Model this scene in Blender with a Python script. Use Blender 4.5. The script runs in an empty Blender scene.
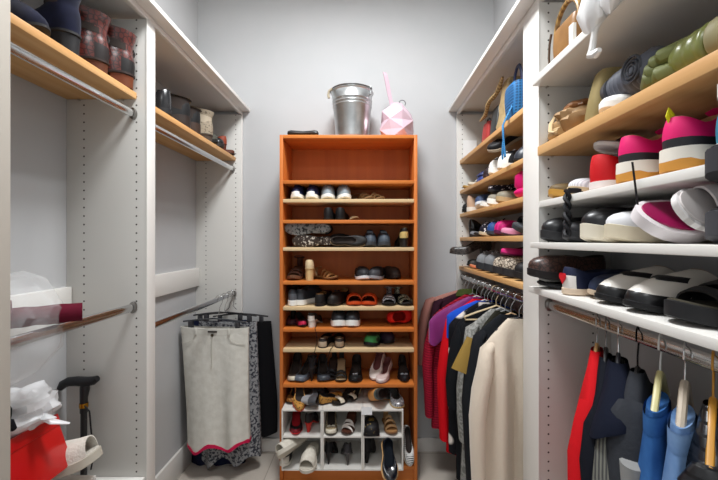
import bpy, bmesh, math, random
from mathutils import Vector, Matrix, Euler, noise
PI = math.pi
R = math.radians
C = bpy.context.scene.collection
rng = random.Random(7)

# ------------------------------------------------------------ materials
def lin(h):
    h = h.lstrip('#')
    out = []
    for k in (0, 2, 4):
        c = int(h[k:k+2], 16) / 255
        out.append(c/12.92 if c <= .04045 else ((c+.055)/1.055)**2.4)
    return (*out, 1)
_mc = {}
def mat(hexa, rough=.6, metal=0, pat=None, hex2='#000000', sc=30, bump=0, coat=0, sheen=0, thr=.5, ax='x'):
    key = (hexa, rough, metal, pat, hex2, sc, bump, coat, sheen, thr, ax)
    if key in _mc: return _mc[key]
    m = bpy.data.materials.new('surface_' + hexa.lstrip('#') + ('_' + pat if pat else ''))
    m.use_nodes = True
    nt = m.node_tree; N = nt.nodes; L = nt.links
    b = N['Principled BSDF']
    b.inputs['Base Color'].default_value = lin(hexa)
    b.inputs['Roughness'].default_value = rough
    b.inputs['Metallic'].default_value = metal
    b.inputs['Specular IOR Level'].default_value = .5 if rough < .42 else (.3 if rough < .7 else .12)
    b.inputs['Coat Weight'].default_value = coat
    b.inputs['Coat Roughness'].default_value = .15
    b.inputs['Sheen Weight'].default_value = sheen
    tc = N.new('ShaderNodeTexCoord')
    co = tc.outputs['Object']
    fac = None
    def noi(scale, detail=3, vec=co):
        n = N.new('ShaderNodeTexNoise'); n.inputs['Scale'].default_value = scale
        n.inputs['Detail'].default_value = detail; L.new(vec, n.inputs['Vector']); return n.outputs['Fac']
    def mapped(s):
        mp = N.new('ShaderNodeMapping'); mp.inputs['Scale'].default_value = s
        L.new(co, mp.inputs['Vector']); return mp.outputs['Vector']
    def ramp(v, a, bb):
        r = N.new('ShaderNodeMapRange'); r.inputs['From Min'].default_value = a; r.inputs['From Max'].default_value = bb
        L.new(v, r.inputs['Value']); return r.outputs['Result']
    if pat == 'noise': fac = ramp(noi(sc), .3, .7)
    elif pat == 'speckle': fac = ramp(noi(sc, 2), thr-.06, thr+.06)
    elif pat == 'wood':
        v = mapped({'y': (9, .55, 9), 'x': (.55, 9, 9), 'z': (9, 9, .55)}[ax])
        fac = ramp(noi(sc/10, 6, v), .25, .75)
    elif pat in ('leopard', 'snake', 'floral'):
        v = N.new('ShaderNodeTexVoronoi'); v.inputs['Scale'].default_value = sc
        L.new(co, v.inputs['Vector'])
        if pat == 'snake':
            v.feature = 'DISTANCE_TO_EDGE'; fac = ramp(v.outputs['Distance'], .12, .04)
        else: fac = ramp(v.outputs['Distance'], thr, thr-.12)
    elif pat in ('stripe', 'check'):
        w = N.new('ShaderNodeTexWave'); w.bands_direction = ax.upper(); w.inputs['Scale'].default_value = sc
        w.inputs['Distortion'].default_value = .6 if pat == 'stripe' else 0
        L.new(co, w.inputs['Vector'])
        fac = ramp(w.outputs['Fac'], .3, .7)
        if pat == 'check':
            w2 = N.new('ShaderNodeTexWave'); w2.bands_direction = 'Z'; w2.inputs['Scale'].default_value = sc
            L.new(co, w2.inputs['Vector'])
            mm = N.new('ShaderNodeMath'); mm.operation = 'MULTIPLY'
            L.new(fac, mm.inputs[0]); L.new(ramp(w2.outputs['Fac'], .3, .7), mm.inputs[1]); fac = mm.outputs[0]
    if fac is not None:
        mx = N.new('ShaderNodeMix'); mx.data_type = 'RGBA'
        mx.inputs[6].default_value = lin(hexa); mx.inputs[7].default_value = lin(hex2)
        L.new(fac, mx.inputs[0]); L.new(mx.outputs[2], b.inputs['Base Color'])
    if bump:
        bp = N.new('ShaderNodeBump'); bp.inputs['Strength'].default_value = bump; bp.inputs['Distance'].default_value = .004
        L.new(fac if fac is not None else noi(120), bp.inputs['Height']); L.new(bp.outputs['Normal'], b.inputs['Normal'])
    _mc[key] = m
    return m
def panel_mat(cols):
    """off white melamine with rows of shelf pin holes 32 mm apart at the given world X"""
    m = bpy.data.materials.new('drilled_white_melamine'); m.use_nodes = True
    nt = m.node_tree; N = nt.nodes; L = nt.links; b = N['Principled BSDF']
    b.inputs['Roughness'].default_value = .45
    g = N.new('ShaderNodeNewGeometry'); s = N.new('ShaderNodeSeparateXYZ'); L.new(g.outputs['Position'], s.inputs[0])
    def ma(op, a, c=None):
        n = N.new('ShaderNodeMath'); n.operation = op
        for i, q in enumerate((a, c)):
            if q is None: continue
            if isinstance(q, (int, float)): n.inputs[i].default_value = q
            else: L.new(q, n.inputs[i])
        return n.outputs[0]
    dz = ma('SUBTRACT', ma('MODULO', ma('ADD', s.outputs['Z'], .5), .032), .016)
    tot = None
    for x in cols:
        dx = ma('SUBTRACT', s.outputs['X'], x)
        d = ma('SQRT', ma('ADD', ma('MULTIPLY', dx, dx), ma('MULTIPLY', dz, dz)))
        h = ma('LESS_THAN', d, .0034)
        tot = h if tot is None else ma('MAXIMUM', tot, h)
    mx = N.new('ShaderNodeMix'); mx.data_type = 'RGBA'
    mx.inputs[6].default_value = lin('#d0cec9'); mx.inputs[7].default_value = lin('#3a342e')
    L.new(tot, mx.inputs[0]); L.new(mx.outputs[2], b.inputs['Base Color'])
    return m
def film_mat(name, hexa, alpha, rough=.25):
    m = bpy.data.materials.new(name); m.use_nodes = True
    b = m.node_tree.nodes['Principled BSDF']
    b.inputs['Base Color'].default_value = lin(hexa); b.inputs['Roughness'].default_value = rough
    b.inputs['Alpha'].default_value = alpha; b.inputs['Specular IOR Level'].default_value = .8
    return m

# ------------------------------------------------------------ mesh builder
class M:
    def __init__(s): s.v = []; s.f = []; s.k = []
    def add(s, vs, fs, k=0):
        o = len(s.v); s.v += [tuple(q) for q in vs]
        s.f += [tuple(i+o for i in f) for f in fs]; s.k += [k]*len(fs)
        return s
    def loft(s, rings, cap0=False, cap1=False, closed=True, k=0, kf=None):
        n = len(rings[0]); o = len(s.v)
        for r in rings: s.v += [tuple(q) for q in r]
        for j in range(len(rings)-1):
            for i in range(n if closed else n-1):
                a = o+j*n+i; b = o+j*n+(i+1) % n
                s.f.append((a, b, b+n, a+n)); s.k.append(kf(i/n, j) if kf else k)
        for c, base, rev in ((cap0, o, True), (cap1, o+(len(rings)-1)*n, False)):
            if c:
                # strip cap, good for long loops that are symmetric left and right
                h = n//2
                for i in range(h):
                    a, b = base+i, base+i+1
                    d, e = base+(n-i) % n, base+(n-i-1) % n
                    q = [a, b, e, d]; q = [x for t, x in enumerate(q) if x not in q[:t]]
                    if len(q) > 2: s.f.append(tuple(q[::-1] if rev else q)); s.k.append(k)
        return s
    def tube(s, path, r, n=8, k=0, flat=1.0, closed=False):
        P = [Vector(p) for p in path]; rings = []
        t0 = (P[1]-P[0]).normalized(); up = Vector((0, 0, 1)) if abs(t0.z) < .9 else Vector((0, 1, 0))
        nrm = (up - t0*up.dot(t0)).normalized()
        for i, p in enumerate(P):
            t = (P[min(i+1, len(P)-1)] - P[max(i-1, 0)]).normalized()
            nrm = (nrm - t*nrm.dot(t)); nrm = nrm.normalized() if nrm.length > 1e-6 else up
            bn = t.cross(nrm)
            rr = r[i] if isinstance(r, (list, tuple)) else r
            rings.append([p + nrm*math.cos(2*PI*j/n)*rr*flat + bn*math.sin(2*PI*j/n)*rr for j in range(n)])
        if closed: rings.append(rings[0]); return s.loft(rings, k=k)
        return s.loft(rings, True, True, k=k)
    def box(s, x0, x1, y0, y1, z0, z1, k=0):
        return s.add([(x0,y0,z0),(x1,y0,z0),(x1,y1,z0),(x0,y1,z0),(x0,y0,z1),(x1,y0,z1),(x1,y1,z1),(x0,y1,z1)],
                     [(0,3,2,1),(4,5,6,7),(0,1,5,4),(1,2,6,5),(2,3,7,6),(3,0,4,7)], k)
    def lathe(s, prof, n=32, cx=0, cy=0, k=0):
        return s.loft([[(cx+r*math.cos(2*PI*i/n), cy+r*math.sin(2*PI*i/n), z) for i in range(n)] for r, z in prof], k=k)
    def build(s, name, mats, parent=None, off=None, bevel=0, smooth=35, segs=2, xf=None):
        me = bpy.data.meshes.new(name)
        vs = s.v
        if off: vs = [(x-off[0], y-off[1], z-off[2]) for x, y, z in vs]
        if xf: vs = [tuple(xf @ Vector(q)) for q in vs]
        me.from_pydata(vs, [], s.f)
        if not isinstance(mats, (list, tuple)): mats = [mats]
        for m in mats: me.materials.append(m)
        me.polygons.foreach_set('material_index', [min(k, len(mats)-1) for k in s.k])
        bm = bmesh.new(); bm.from_mesh(me)
        bmesh.ops.remove_doubles(bm, verts=bm.verts, dist=1e-5)
        bmesh.ops.recalc_face_normals(bm, faces=bm.faces)
        if bevel:
            es = [e for e in bm.edges if len(e.link_faces) == 2 and e.calc_face_angle(0) > .6]
            bmesh.ops.bevel(bm, geom=es, offset=bevel, segments=segs, affect='EDGES', profile=.5)
        bm.to_mesh(me); bm.free()
        if smooth:
            me.polygons.foreach_set('use_smooth', [True]*len(me.polygons))
            me.set_sharp_from_angle(angle=R(smooth))
        o = bpy.data.objects.new(name, me); C.objects.link(o)
        if parent: o.parent = parent
        return o
def tag(o, label, cat, group=None):
    o['label'] = label; o['category'] = cat
    if group: o['group'] = group
    return o
def thing(name, label, cat, loc=(0, 0, 0), rot=(0, 0, 0), group=None):
    o = bpy.data.objects.new(name, None); C.objects.link(o)
    o.location = loc; o.rotation_euler = rot; o.empty_display_size = .05
    return tag(o, label, cat, group)
def struct(o): o['kind'] = 'structure'; return o
def settle(root, z):
    """drop a turned thing so that its lowest point lies on height z"""
    rot = root.rotation_euler.to_matrix(); lo = 9
    for c in root.children_recursive:
        if c.type == 'MESH':
            for v in c.data.vertices: lo = min(lo, (rot @ v.co).z)
    root.location.z = z - lo + .0006
def px(u, y): return (u-366)/363*y
def pz(v, y): return 1.41 + (240-v)/363*y

# ------------------------------------------------------------ the room
YB = 2.43; XL = -1.125; XR = .856; H = 3.12; Y0 = -1.4
wallm = mat('#bdbdbe', .75, pat='noise', hex2='#babbbc', sc=6, bump=.05)
white = mat('#e4e1dc', .4)
def wall(name, x0, x1, y0, y1, z0, z1, m=wallm): return struct(M().box(x0, x1, y0, y1, z0, z1).build(name, m))
wall('wall_back', XL-.08, XR+.08, YB, YB+.08, 0, H)
wall('wall_left', XL-.08, XL, Y0, YB, 0, H)
wall('wall_right', XR, XR+.08, Y0, YB, 0, H)
floorm = mat('#cfc5b8', .45, pat='noise', hex2='#c0b5a7', sc=7)
def floor():
    m = bpy.data.materials.new('beige_floor_tile'); m.use_nodes = True
    N = m.node_tree.nodes; L = m.node_tree.links; b = N['Principled BSDF']
    g = N.new('ShaderNodeNewGeometry'); br = N.new('ShaderNodeTexBrick'); L.new(g.outputs['Position'], br.inputs['Vector'])
    br.inputs['Scale'].default_value = 1; br.inputs['Brick Width'].default_value = .6; br.inputs['Row Height'].default_value = .3
    br.inputs['Mortar Size'].default_value = .003
    br.inputs['Color1'].default_value = lin('#cdc4b9'); br.inputs['Color2'].default_value = lin('#c6bcb0'); br.inputs['Mortar'].default_value = lin('#a89e92')
    n = N.new('ShaderNodeTexNoise'); n.inputs['Scale'].default_value = 9; n.inputs['Detail'].default_value = 6
    L.new(g.outputs['Position'], n.inputs['Vector'])
    mx = N.new('ShaderNodeMix'); mx.data_type = 'RGBA'; mx.blend_type = 'MULTIPLY'; mx.inputs[0].default_value = .25
    L.new(br.outputs['Color'], mx.inputs[6]); L.new(n.outputs['Fac'], mx.inputs[7]); L.new(mx.outputs[2], b.inputs['Base Color'])
    b.inputs['Roughness'].default_value = .42
    struct(M().box(XL-.08, XR+.08, Y0, YB+.08, -.06, 0).build('floor', m))
floor()
wall('ceiling', XL-.08, XR+.08, Y0, YB+.08, H, H+.06, mat('#e9e9e7', .9))
struct(M().box(XL+.016, XR, YB-.014, YB, 0, .088).build('baseboard_back', white, bevel=.003))
struct(M().box(XL, XL+.016, .84, YB-.03, 0, .152).build('baseboard_left', white, bevel=.004))
struct(M().box(XR-.016, XR, -.9, YB-.03, 0, .15).build('baseboard_right', white, bevel=.004))

# closet carcass ----------------------------------------------------------
XFL = -.825; XFR = .606; ZT = 2.267
def divider(label, x0, x1, y0, y1, holes, xf, stile=white):
    t = thing('closet_divider', label, 'closet panel', ((x0+x1)/2, (y0+y1)/2, 0))
    M().box(x0, x1, y0, y1, 0, ZT-.026).build('panel', panel_mat(holes), t, t.location, bevel=.0015)
    a, b = sorted((xf, xf + (.004 if xf < 0 else -.004)))
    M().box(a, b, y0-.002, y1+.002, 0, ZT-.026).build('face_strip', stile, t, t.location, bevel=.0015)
    return t
HL = (-1.059, -.862); HR = (.6375, .793)
divider('drilled closet panel with front edge dimmed to greige at the far left of the view', XL, XFL, .787, .837, HL, XFL, mat('#b4ada3', .5))  # shade put into this edge colour, greyer than the other white edges
divider('tall white drilled divider between the two left closet bays', XL, XFL, 1.363, 1.413, HL, XFL)
divider('white drilled end panel of the left closet against the back wall', XL, XFL, 2.402, 2.422, HL, XFL)
divider('wide white drilled divider between the two right closet bays', XFR, XR, 1.268, 1.39, HR, XFR)
divider('white drilled end panel of the right shelves against the back wall', XFR, XR, 2.402, 2.422, HR, XFR)
divider('white drilled right closet panel beside the camera', XFR, XR, .34, .36, HR, XFR)
def top_board(label, x0, x1, y0, xr0, xr1):
    t = thing('closet_top_board', label, 'shelf', ((x0+x1)/2, (y0+YB)/2, ZT))
    M().box(x0, x1, y0, YB, ZT, ZT+.019).build('board', white, t, t.location, bevel=.0015)
    M().box(xr0, xr1, y0, YB, ZT-.024, ZT).build('front_rail', white, t, t.location, bevel=.0015)
top_board('white top board capping the left closet bays', XL, -.775, .75, XFL-.016, XFL)
top_board('white top board capping the right closet bays', .5516, XR, .3, XFR, XFR+.016)
def cleat(name, x0, x1, y0, y1, z0, z1): struct(M().box(x0, x1, y0, y1, z0, z1).build(name, white, bevel=.002))
cleat('trim_1', XL, XL+.022, .84, 1.362, 1.10, 1.235)
cleat('trim_2', XL, XL+.022, 1.414, 2.401, 1.108, 1.226)
cleat('trim_3', XL+.02, XFL-.004, 1.335, 1.362, .50, .522)

pine = mat('#deb57f', .5, pat='wood', hex2='#c48f55', sc=26, ax='y')
shw = mat('#e6e3de', .4)
def shelf(name, label, x0, x1, y0, y1, ztop, th, m):
    t = thing(name, label, 'shelf', ((x0+x1)/2, (y0+y1)/2, ztop-th), group=None)
    M().box(x0, x1, y0, y1, ztop-th, ztop).build('board', m, t, t.location, bevel=.002)
    mm = M()
    for yy in (y0+.006, y1-.006):
        for xx in (x0+.05, x1-.05): mm.tube([(xx, yy-.006 if yy < (y0+y1)/2 else yy+.006, ztop-th-.003), (xx, yy+.004 if yy < (y0+y1)/2 else yy-.004, ztop-th-.003)], .0029, 8)
    mm.build('shelf_pins', mat('#b9b4ab', .3, 1), t, t.location)
shelf('wood_shelf', 'pine shelf in the near left bay with ankle boots on it', XL+.002, -.86, .838, 1.362, 1.962, .025, pine)
shelf('wood_shelf', 'pine shelf in the far left bay carrying dark shoes and booties', XL+.002, -.862, 1.414, 2.401, 1.958, .025, pine)
FA, FB, FC, FD, FE = 1.935, 1.735, 1.582, 1.428, 1.238
shelf('wood_shelf', 'topmost pine shelf of the far right bay, holding handbags', .62, XR-.002, 1.391, 2.401, FA, .024, pine)
shelf('wood_shelf', 'second pine shelf from the top in the far right bay', .62, XR-.002, 1.391, 2.401, FB, .022, pine)
shelf('wood_shelf', 'middle pine shelf of the far right bay', .62, XR-.002, 1.391, 2.401, FC, .022, pine)
shelf('wood_shelf', 'fourth pine shelf of the far right bay at eye level', .62, XR-.002, 1.391, 2.401, FD, .024, pine)
shelf('wood_shelf', 'lowest pine shelf of the far right bay above the clothes rod', .615, XR-.002, 1.391, 2.401, FE, .024, pine)
NF, NG, NH, NI, NJ = 1.969, 1.735, 1.545, 1.402, 1.25
shelf('white_shelf', 'highest white shelf in the near right bay under the top board', .579, XR-.002, .361, 1.267, NF, .024, shw)
shelf('wood_shelf', 'thick pine shelf in the near right bay with olive and grey boots', .598, XR-.002, .361, 1.267, NG, .032, pine)
shelf('white_shelf', 'white shelf carrying the pink and black running shoes', .604, XR-.002, .361, 1.267, NH, .022, shw)
shelf('white_shelf', 'white shelf at eye level carrying platform loafers and stacked sandals', .573, XR-.002, .361, 1.267, NI, .02, shw)
shelf('white_shelf', 'lowest white shelf on the right, with black and white loafers', .568, XR-.002, .361, 1.267, NJ, .021, shw)
chrome = mat('#c9c9c9', .16, 1)
def rod(label, x, y0, y1, z):
    t = thing('closet_rod', label, 'clothes rod', (x, (y0+y1)/2, z))
    n = 20
    M().loft([[(x+.0075*math.cos(2*PI*i/n), y, z+.015*math.sin(2*PI*i/n)) for i in range(n)] for y in (y0, y1)], True, True).build('tube', chrome, t, t.location)
    for y, d in ((y0, .012), (y1, -.012)):
        mm = M()
        for s in (0, d*.35, d): pass
        mm.loft([[(x+(.013)*math.cos(2*PI*i/n), yy, z+.022*math.sin(2*PI*i/n)) for i in range(n)] for yy in (y, y+d)], True, True)
        mm.build('bracket', mat('#8f8c88', .3, 1), t, t.location, bevel=.0015)
rod('upper chrome rod under the pine shelf in the near left bay', -.87, .838, 1.362, 1.882)
rod('upper chrome rod under the pine shelf in the far left bay', -.878, 1.414, 2.401, 1.88)
rod('lower chrome rod in the near left bay, with plastic draped on it', -.87, .838, 1.362, 1.158)
rod('lower chrome rod in the far left bay, with skirts hanging from it', -.87, 1.414, 2.401, 1.06)
RX = .636; RZF = 1.168; RZN = 1.185
rod('chrome rod crowded with hangers in the far right bay', RX, 1.391, 2.401, RZF)
rod('chrome rod under the lowest white shelf on the right', RX, .361, 1.267, RZN)

# orange bookcase ---------------------------------------------------------
BX0, BX1, BY0, BY1, BH = -.501, .2985, 2.104, 2.384, 2.02
orange = mat('#cd7737', .42, pat='wood', hex2='#b76429', sc=30, ax='z')
orangex = mat('#d27e3c', .42, pat='wood', hex2='#bd6a2d', sc=30, ax='x')
birch = mat('#dcc39b', .45, pat='wood', hex2='#cdb083', sc=24, ax='x')
bc = thing('bookcase', 'tall open orange wood bookcase full of shoes against the back wall', 'bookcase', ((BX0+BX1)/2, (BY0+BY1)/2, 0))
for x in (BX0, BX1-.019): M().box(x, x+.019, BY0, BY1, 0, BH).build('side_panel', orange, bc, bc.location, bevel=.0012)
M().box(BX0+.019, BX1-.019, BY0, BY1-.004, BH-.02, BH).build('top_panel', orangex, bc, bc.location, bevel=.0012)
M().box(BX0+.019, BX1-.019, BY1-.012, BY1-.004, .06, BH-.02).build('back_panel', mat('#bd6a2e', .5, pat='wood', hex2='#a95a26', sc=24, ax='z'), bc, bc.location)
M().box(BX0+.019, BX1-.019, BY0+.02, BY0+.036, 0, .08).build('plinth', orangex, bc, bc.location)
S = {2: 1.648, 3: 1.527, 4: 1.367, 5: 1.171, 6: 1.022, 7: .897, 8: .779, 9: .574, 10: .1}
zz = dict(S); zz[1] = 1.757
for i in sorted(zz):
    pale = i in (2, 4, 6, 8)
    o = M().box(BX0+.0195, BX1-.0195, BY0+.002, BY1-.0125, zz[i]-.02, zz[i]).build('shelf', birch if pale else orangex, bc, bc.location, bevel=.0012)
    if pale: o['label'] = 'pale birch shelf board'
# ------------------------------------------------------------ shoes
def ss(a, b, x):
    t = max(0, min(1, (x-a)/(b-a))); return t*t*(3-2*t)
def keyed(keys, t):
    for (a, va), (b, vb) in zip(keys, keys[1:]):
        if t <= b: return va + (vb-va)*ss(a, b, t) if b > a else vb
    return keys[-1][1]
NP = 32
def plan(L, W, toe):
    ky = {'r': [(0, .62), (.15, .72), (.38, .68), (.68, 1), (.86, .9), (1, .8)],
          'p': [(0, .55), (.15, .66), (.38, .62), (.64, 1), (.84, .62), (1, .34)],
          's': [(0, .66), (.15, .74), (.38, .7), (.68, 1), (.88, .96), (1, .9)]}[toe]
    tl = {'r': .2, 'p': .1, 's': .1}[toe]
    def w(t):
        e = 1
        if t < .13: e = math.sqrt(max(0, 1-((.13-t)/.13)**2))
        if t > 1-tl: e = min(e, math.sqrt(max(0, 1-((t-1+tl)/tl)**2)))
        return W/2*keyed(ky, t)*e
    return w
LT = [(1-math.cos(2*PI*i/NP))/2 for i in range(NP)]       # 0 at heel, 1 at toe half way round
SD = [1 if i <= NP//2 else -1 for i in range(NP)]
PRE = dict(
    sneaker=dict(L=.255, W=.092, plat=.03, thr=.44, cb=.062, cs=.05, ct=.07, th=.05, laces=5, cut=0),
    flat=dict(L=.24, W=.08, plat=.007, thr=.70, cb=.048, cs=.034, ct=.022, th=.03),
    pump=dict(L=.225, W=.078, plat=.004, Hh=.075, thr=.70, cb=.05, cs=.034, ct=.022, th=.03, heel='stiletto', toe='p'),
    loafer=dict(L=.25, W=.088, plat=.02, thr=.52, cb=.052, cs=.045, ct=.052, th=.044, heelb=.012),
    mule=dict(L=.245, W=.09, plat=.02, thr=.5, cb=.006, cs=.008, ct=.055, th=.044),
    boot=dict(L=.25, W=.088, plat=.012, Hh=.03, thr=.36, cb=.075, cs=.075, ct=.085, th=.048, heel='block', shaft=.19),
    sandal=dict(L=.24, W=.084, plat=.012, straps=[(.74, .022, .034), (.6, .018, .045)], ankle=.075),
    slide=dict(L=.25, W=.094, plat=.024, straps=[(.66, .085, .05)]))
def shoe(name, label, cat, pos, rz=0, rx=0, ry=0, kind='sneaker', up='#222222', so='#eeeeee', li='#3a3330', group=None, **kw):
    p = dict(Hh=0, toe='r', heel=None, laces=0, shaft=0, straps=[], ankle=0, heelb=0, rough=.55, strap=None, slump=0, welt=.003)
    p.update(PRE[kind]); p.update(kw)
    t = thing(name, label, cat, pos, (R(rx), R(ry), R(rz)), group)
    um = up if not isinstance(up, str) else mat(up, p['rough'])
    sm = so if not isinstance(so, str) else mat(so, .6)
    lm = li if not isinstance(li, str) else mat(li, .8)
    L, W, Hh, plat = p['L'], p['W'], p['Hh'], p['plat']
    w = plan(L, W, p['toe']); wedge = p['heel'] == 'wedge'
    thin = Hh > 0 and not wedge
    spring = lambda q: .012*max(0, (q-.72)/.28)**2
    zb = lambda q: plat + spring(q) + Hh*(1-ss(.16, .68, q)) + (p['heelb']*(1-ss(.28, .3, q)) if thin else 0)
    X = lambda q: (q-.5)*L
    def ring(sc, zf, dx=0):
        return [(X(.5+(q-.5)*(1+(sc-1)*W/L)) + dx, s*w(q)*sc, zf(q)) for q, s in zip(LT, SD)]
    we = 1+p['welt']*2/W
    bot = (lambda q: zb(q)-plat+.0) if thin else (lambda q: spring(q))
    sole = M()
    sb = lambda f: (lambda q: bot(q)+(zb(q)-.001-bot(q))*f)
    so2 = p.get('so2'); wv = p.get('wave', 0)
    def sb2(f):
        g = sb(f); return lambda q: g(q)+wv*math.sin(q*26)
    sole.loft([ring(.93, bot), ring(we, lambda q: bot(q)+.004 if plat > .008 else bot(q)+.001), ring(we*(1+wv*4), sb2(.45)), ring(we, sb(.8)), ring(we, lambda q: zb(q)-.001), ring(.985, zb)], True, True, kf=(lambda i, j: 1 if j < 2 else 0))
    sole.build('sole', [sm, mat(so2, .6) if so2 else sm], t, smooth=50)
    if thin and p['heel']:
        hb = {'stiletto': .16, 'kitten': .22, 'block': .9, 'cone': .4}[p['heel']]
        hl = {'stiletto': .2, 'kitten': .2, 'block': .27, 'cone': .26}[p['heel']]
        hr = []
        cx = .085 if hb < .5 else .12
        for k in range(7):
            a = k/6; f = 1+(hb-1)*(a**.55)
            lp = []
            for q, s in zip(LT, SD):
                qq = .004+q*hl; top = zb(qq)-plat+.001
                lp.append((X(cx+(qq-cx)*f), s*w(qq)*.96*f if 0 < q < 1 else 0, top*(1-a)))
            hr.append(lp)
        h = M().loft(hr, True, True)
        hobj = h.build('heel', p.get('heelm') or (mat(p['he'], .5) if p.get('he') else sm), t, smooth=50)
    if p['straps']:
        # open footbed with bands over the foot
        M().loft([ring(.97, lambda q: zb(q)), ring(.95, lambda q: zb(q)+.003), ring(.9, lambda q: zb(q)+.003)], False, True).build('footbed', lm, t)
        stm = p['strap'] or um
        for st in p['straps']:
            q, bw, h = st[:3]; sk = st[3] if len(st) > 3 else 0
            b = M(); rs = []
            na = 14
            for j in range(5):
                qq = q + (j/4-.5)*bw/L
                wf = w(max(.02, min(.97, qq)))*1.03
                ring_o = []
                for i in range(na+1):
                    a = PI*i/na
                    ring_o.append((X(qq)+sk*math.cos(a), wf*math.cos(a), zb(qq)-.002+(h-.004*abs(j-2))*math.sin(a)**.75))
                inner = [(x, y*.95, max(z-.004, zb(qq)-.002)) for x, y, z in ring_o[::-1]]
                rs.append(ring_o+inner)
            b.loft(rs, True, True)
            b.build('strap', stm, t, smooth=60)
        if p['ankle']:
            a = p['ankle']; z0 = zb(.08)
            pts = [(X(.16)+.085*L*math.cos(th)*1.35, w(.2)*1.0*math.sin(th), z0+a*(.75+.12*math.cos(th))) for th in [2*PI*i/20 for i in range(20)]]
            M().tube(pts, .0042, 6, flat=.45, closed=True).build('ankle_strap', stm, t)
            M().loft([[(X(.02)+.004*(1-abs(i-4)/4)*-1+.01*abs(i-4)/4, w(.06)*.8*(i-4)/4, z0-.001+a*.75*j/4) for i in range(9)] + [(X(.02)+.004+.01*abs(i-4)/4, w(.06)*.7*(i-4)/4, z0-.001+a*.75*j/4) for i in range(8, -1, -1)] for j in range(5)], True, True).build('heel_counter', stm, t)
    else:
        thr, cb, cs, ct, th = p['thr'], p['cb'], p['cs'], p['ct'], p['th']
        pw = 1/thr
        def top(q, s):
            tb = thr*(1-(1-q)**pw)
            r = tb/thr
            e = math.sqrt(max(0, 1-max(0, (r-.55)/.45)**2))
            wy = w(max(tb, .0001))*(.86 if p['shaft'] == 0 else .98)*e if q > 0 else 0
            z = zb(tb)+keyed([(0, cb), (.45, cs), (1, ct)], r)
            return Vector((X(tb)+.004*(1-r), s*wy, z))
        def surf(q, s, v):
            A = Vector((X(q), s*w(q), zb(q)-.001)); B = top(q, s)
            if 0 < q < 1: pass
            hh = keyed([(0, cb*.6), (.3, cs*.75), (.55, th*1.05), (.85, th*1.25), (1, th*1.15)], q)
            Cc = Vector((X(q)+(.006 if q > .9 else (-.005 if q < .1 else 0)), s*w(q)*1.08, zb(q)+hh))
            return A*(1-v)**2 + Cc*2*v*(1-v) + B*v*v
        vs = [0, .12, .26, .42, .58, .74, .88, 1]
        rings = [[surf(q, s, v) for q, s in zip(LT, SD)] for v in vs]
        mats = [um]; kf = None
        if p.get('cap') or p.get('counter') or p.get('side') or p.get('fox'):
            for nm in ('cap', 'counter', 'side', 'fox'):
                c = p.get(nm); mats.append(um if c is None else (mat(c, p['rough']) if isinstance(c, str) else c))
            def kf(i, j):
                q = LT[int(round(i*NP)) % NP]
                if p.get('cap') and q > p.get('capq', .8) and j < p.get('capj', 3): return 1
                if p.get('counter') and q < .1 and j < 4: return 2
                if p.get('side') and ((j in (2, 3) and .2 < q < .62)): return 3
                if p.get('fox') and j < 2: return 4
                return 0
        u = M(); inner0 = rings[-1]
        if p['shaft']:
            zt = p['shaft']; base = rings[-1]; cxm = X(thr*.5)
            lean = p.get('lean', 0)
            for k in range(1, 9):
                a = k/8; rr = []
                fl = 1 - .06*math.sin(PI*min(1, a*1.3)) + p.get('flare', .12)*a
                for (q, s), bpt in zip(zip(LT, SD), base):
                    zq = bpt.z*(1-a) + (zt + .012*math.cos(PI*q)*-1)*a
                    wob = 1 + p['slump']*math.sin(9*a+3*q+s)
                    rr.append(Vector((cxm+lean*a+(bpt.x-cxm)*fl*wob, bpt.y*(fl+.12*a)*wob, zq)))
                rings.append(rr)
            inner0 = rings[-1]
        u.loft(rings, kf=kf)
        uo = u.build('upper', mats, t, smooth=60)
        # lining, from the topline down to the insole
        tm = sum((Vector(q) for q in inner0), Vector())/NP
        l = M(); lr = [inner0]
        lr.append([Vector((tm.x+(q.x-tm.x)*.95, q.y*.9, q.z+.0015)) for q in inner0])
        lr.append([Vector((tm.x+(q.x-tm.x)*.9, q.y*.84, q.z-.006)) for q in inner0])
        if p['shaft']:
            lr.append([Vector((tm.x+(q.x-tm.x)*.85, q.y*.8, q.z-min(.07, p['shaft']*.4))) for q in inner0])
        else:
            lr.append([Vector((X(.5+(q-.5)*.86), s*w(q)*.82, zb(q)+.005)) for q, s in zip(LT, SD)])
        l.loft(lr, False, True); l.build('lining', lm, t, smooth=60)
        if p['laces']:
            lam = mat(p.get('la', '#eeeeee'), .8)
            ctr = [surf(1, 1, v) for v in (.5, .6, .7, .8, .9, .97)]
            tg = M(); e = (ctr[-1]-ctr[-3]).normalized()
            pts = [surf(1, 1, .62)+Vector((0, 0, .002)), surf(1, 1, .8)+Vector((0, 0, .003)), ctr[-1]+Vector((-.002, 0, .004)), ctr[-1]+e*.02+Vector((0, 0, .012))]
            tg.loft([[(q.x, (i-3)*.0062, q.z-.0012*abs(i-3)+.0) for i in range(7)] + [(q.x+.004, (i-3)*.0062, q.z-.004-.0012*abs(i-3)) for i in range(6, -1, -1)] for q in pts], True, True)
            tg.build('tongue', p.get('tongue') and mat(p['tongue'], .7) or um, uo)
            lc = M()
            for k in range(p['laces']):
                c = surf(1, 1, .55+.42*k/max(1, p['laces']-1)); n = Vector((.3, 0, 1)).normalized()*.005
                wd = .016+.004*k/p['laces']
                lc.tube([(c.x-.004, y*wd, (c+n).z-.004*abs(y)**2) for y in (-1, -.5, 0, .5, 1)], .0021, 5)
            lc.build('laces', lam, uo)
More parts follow.
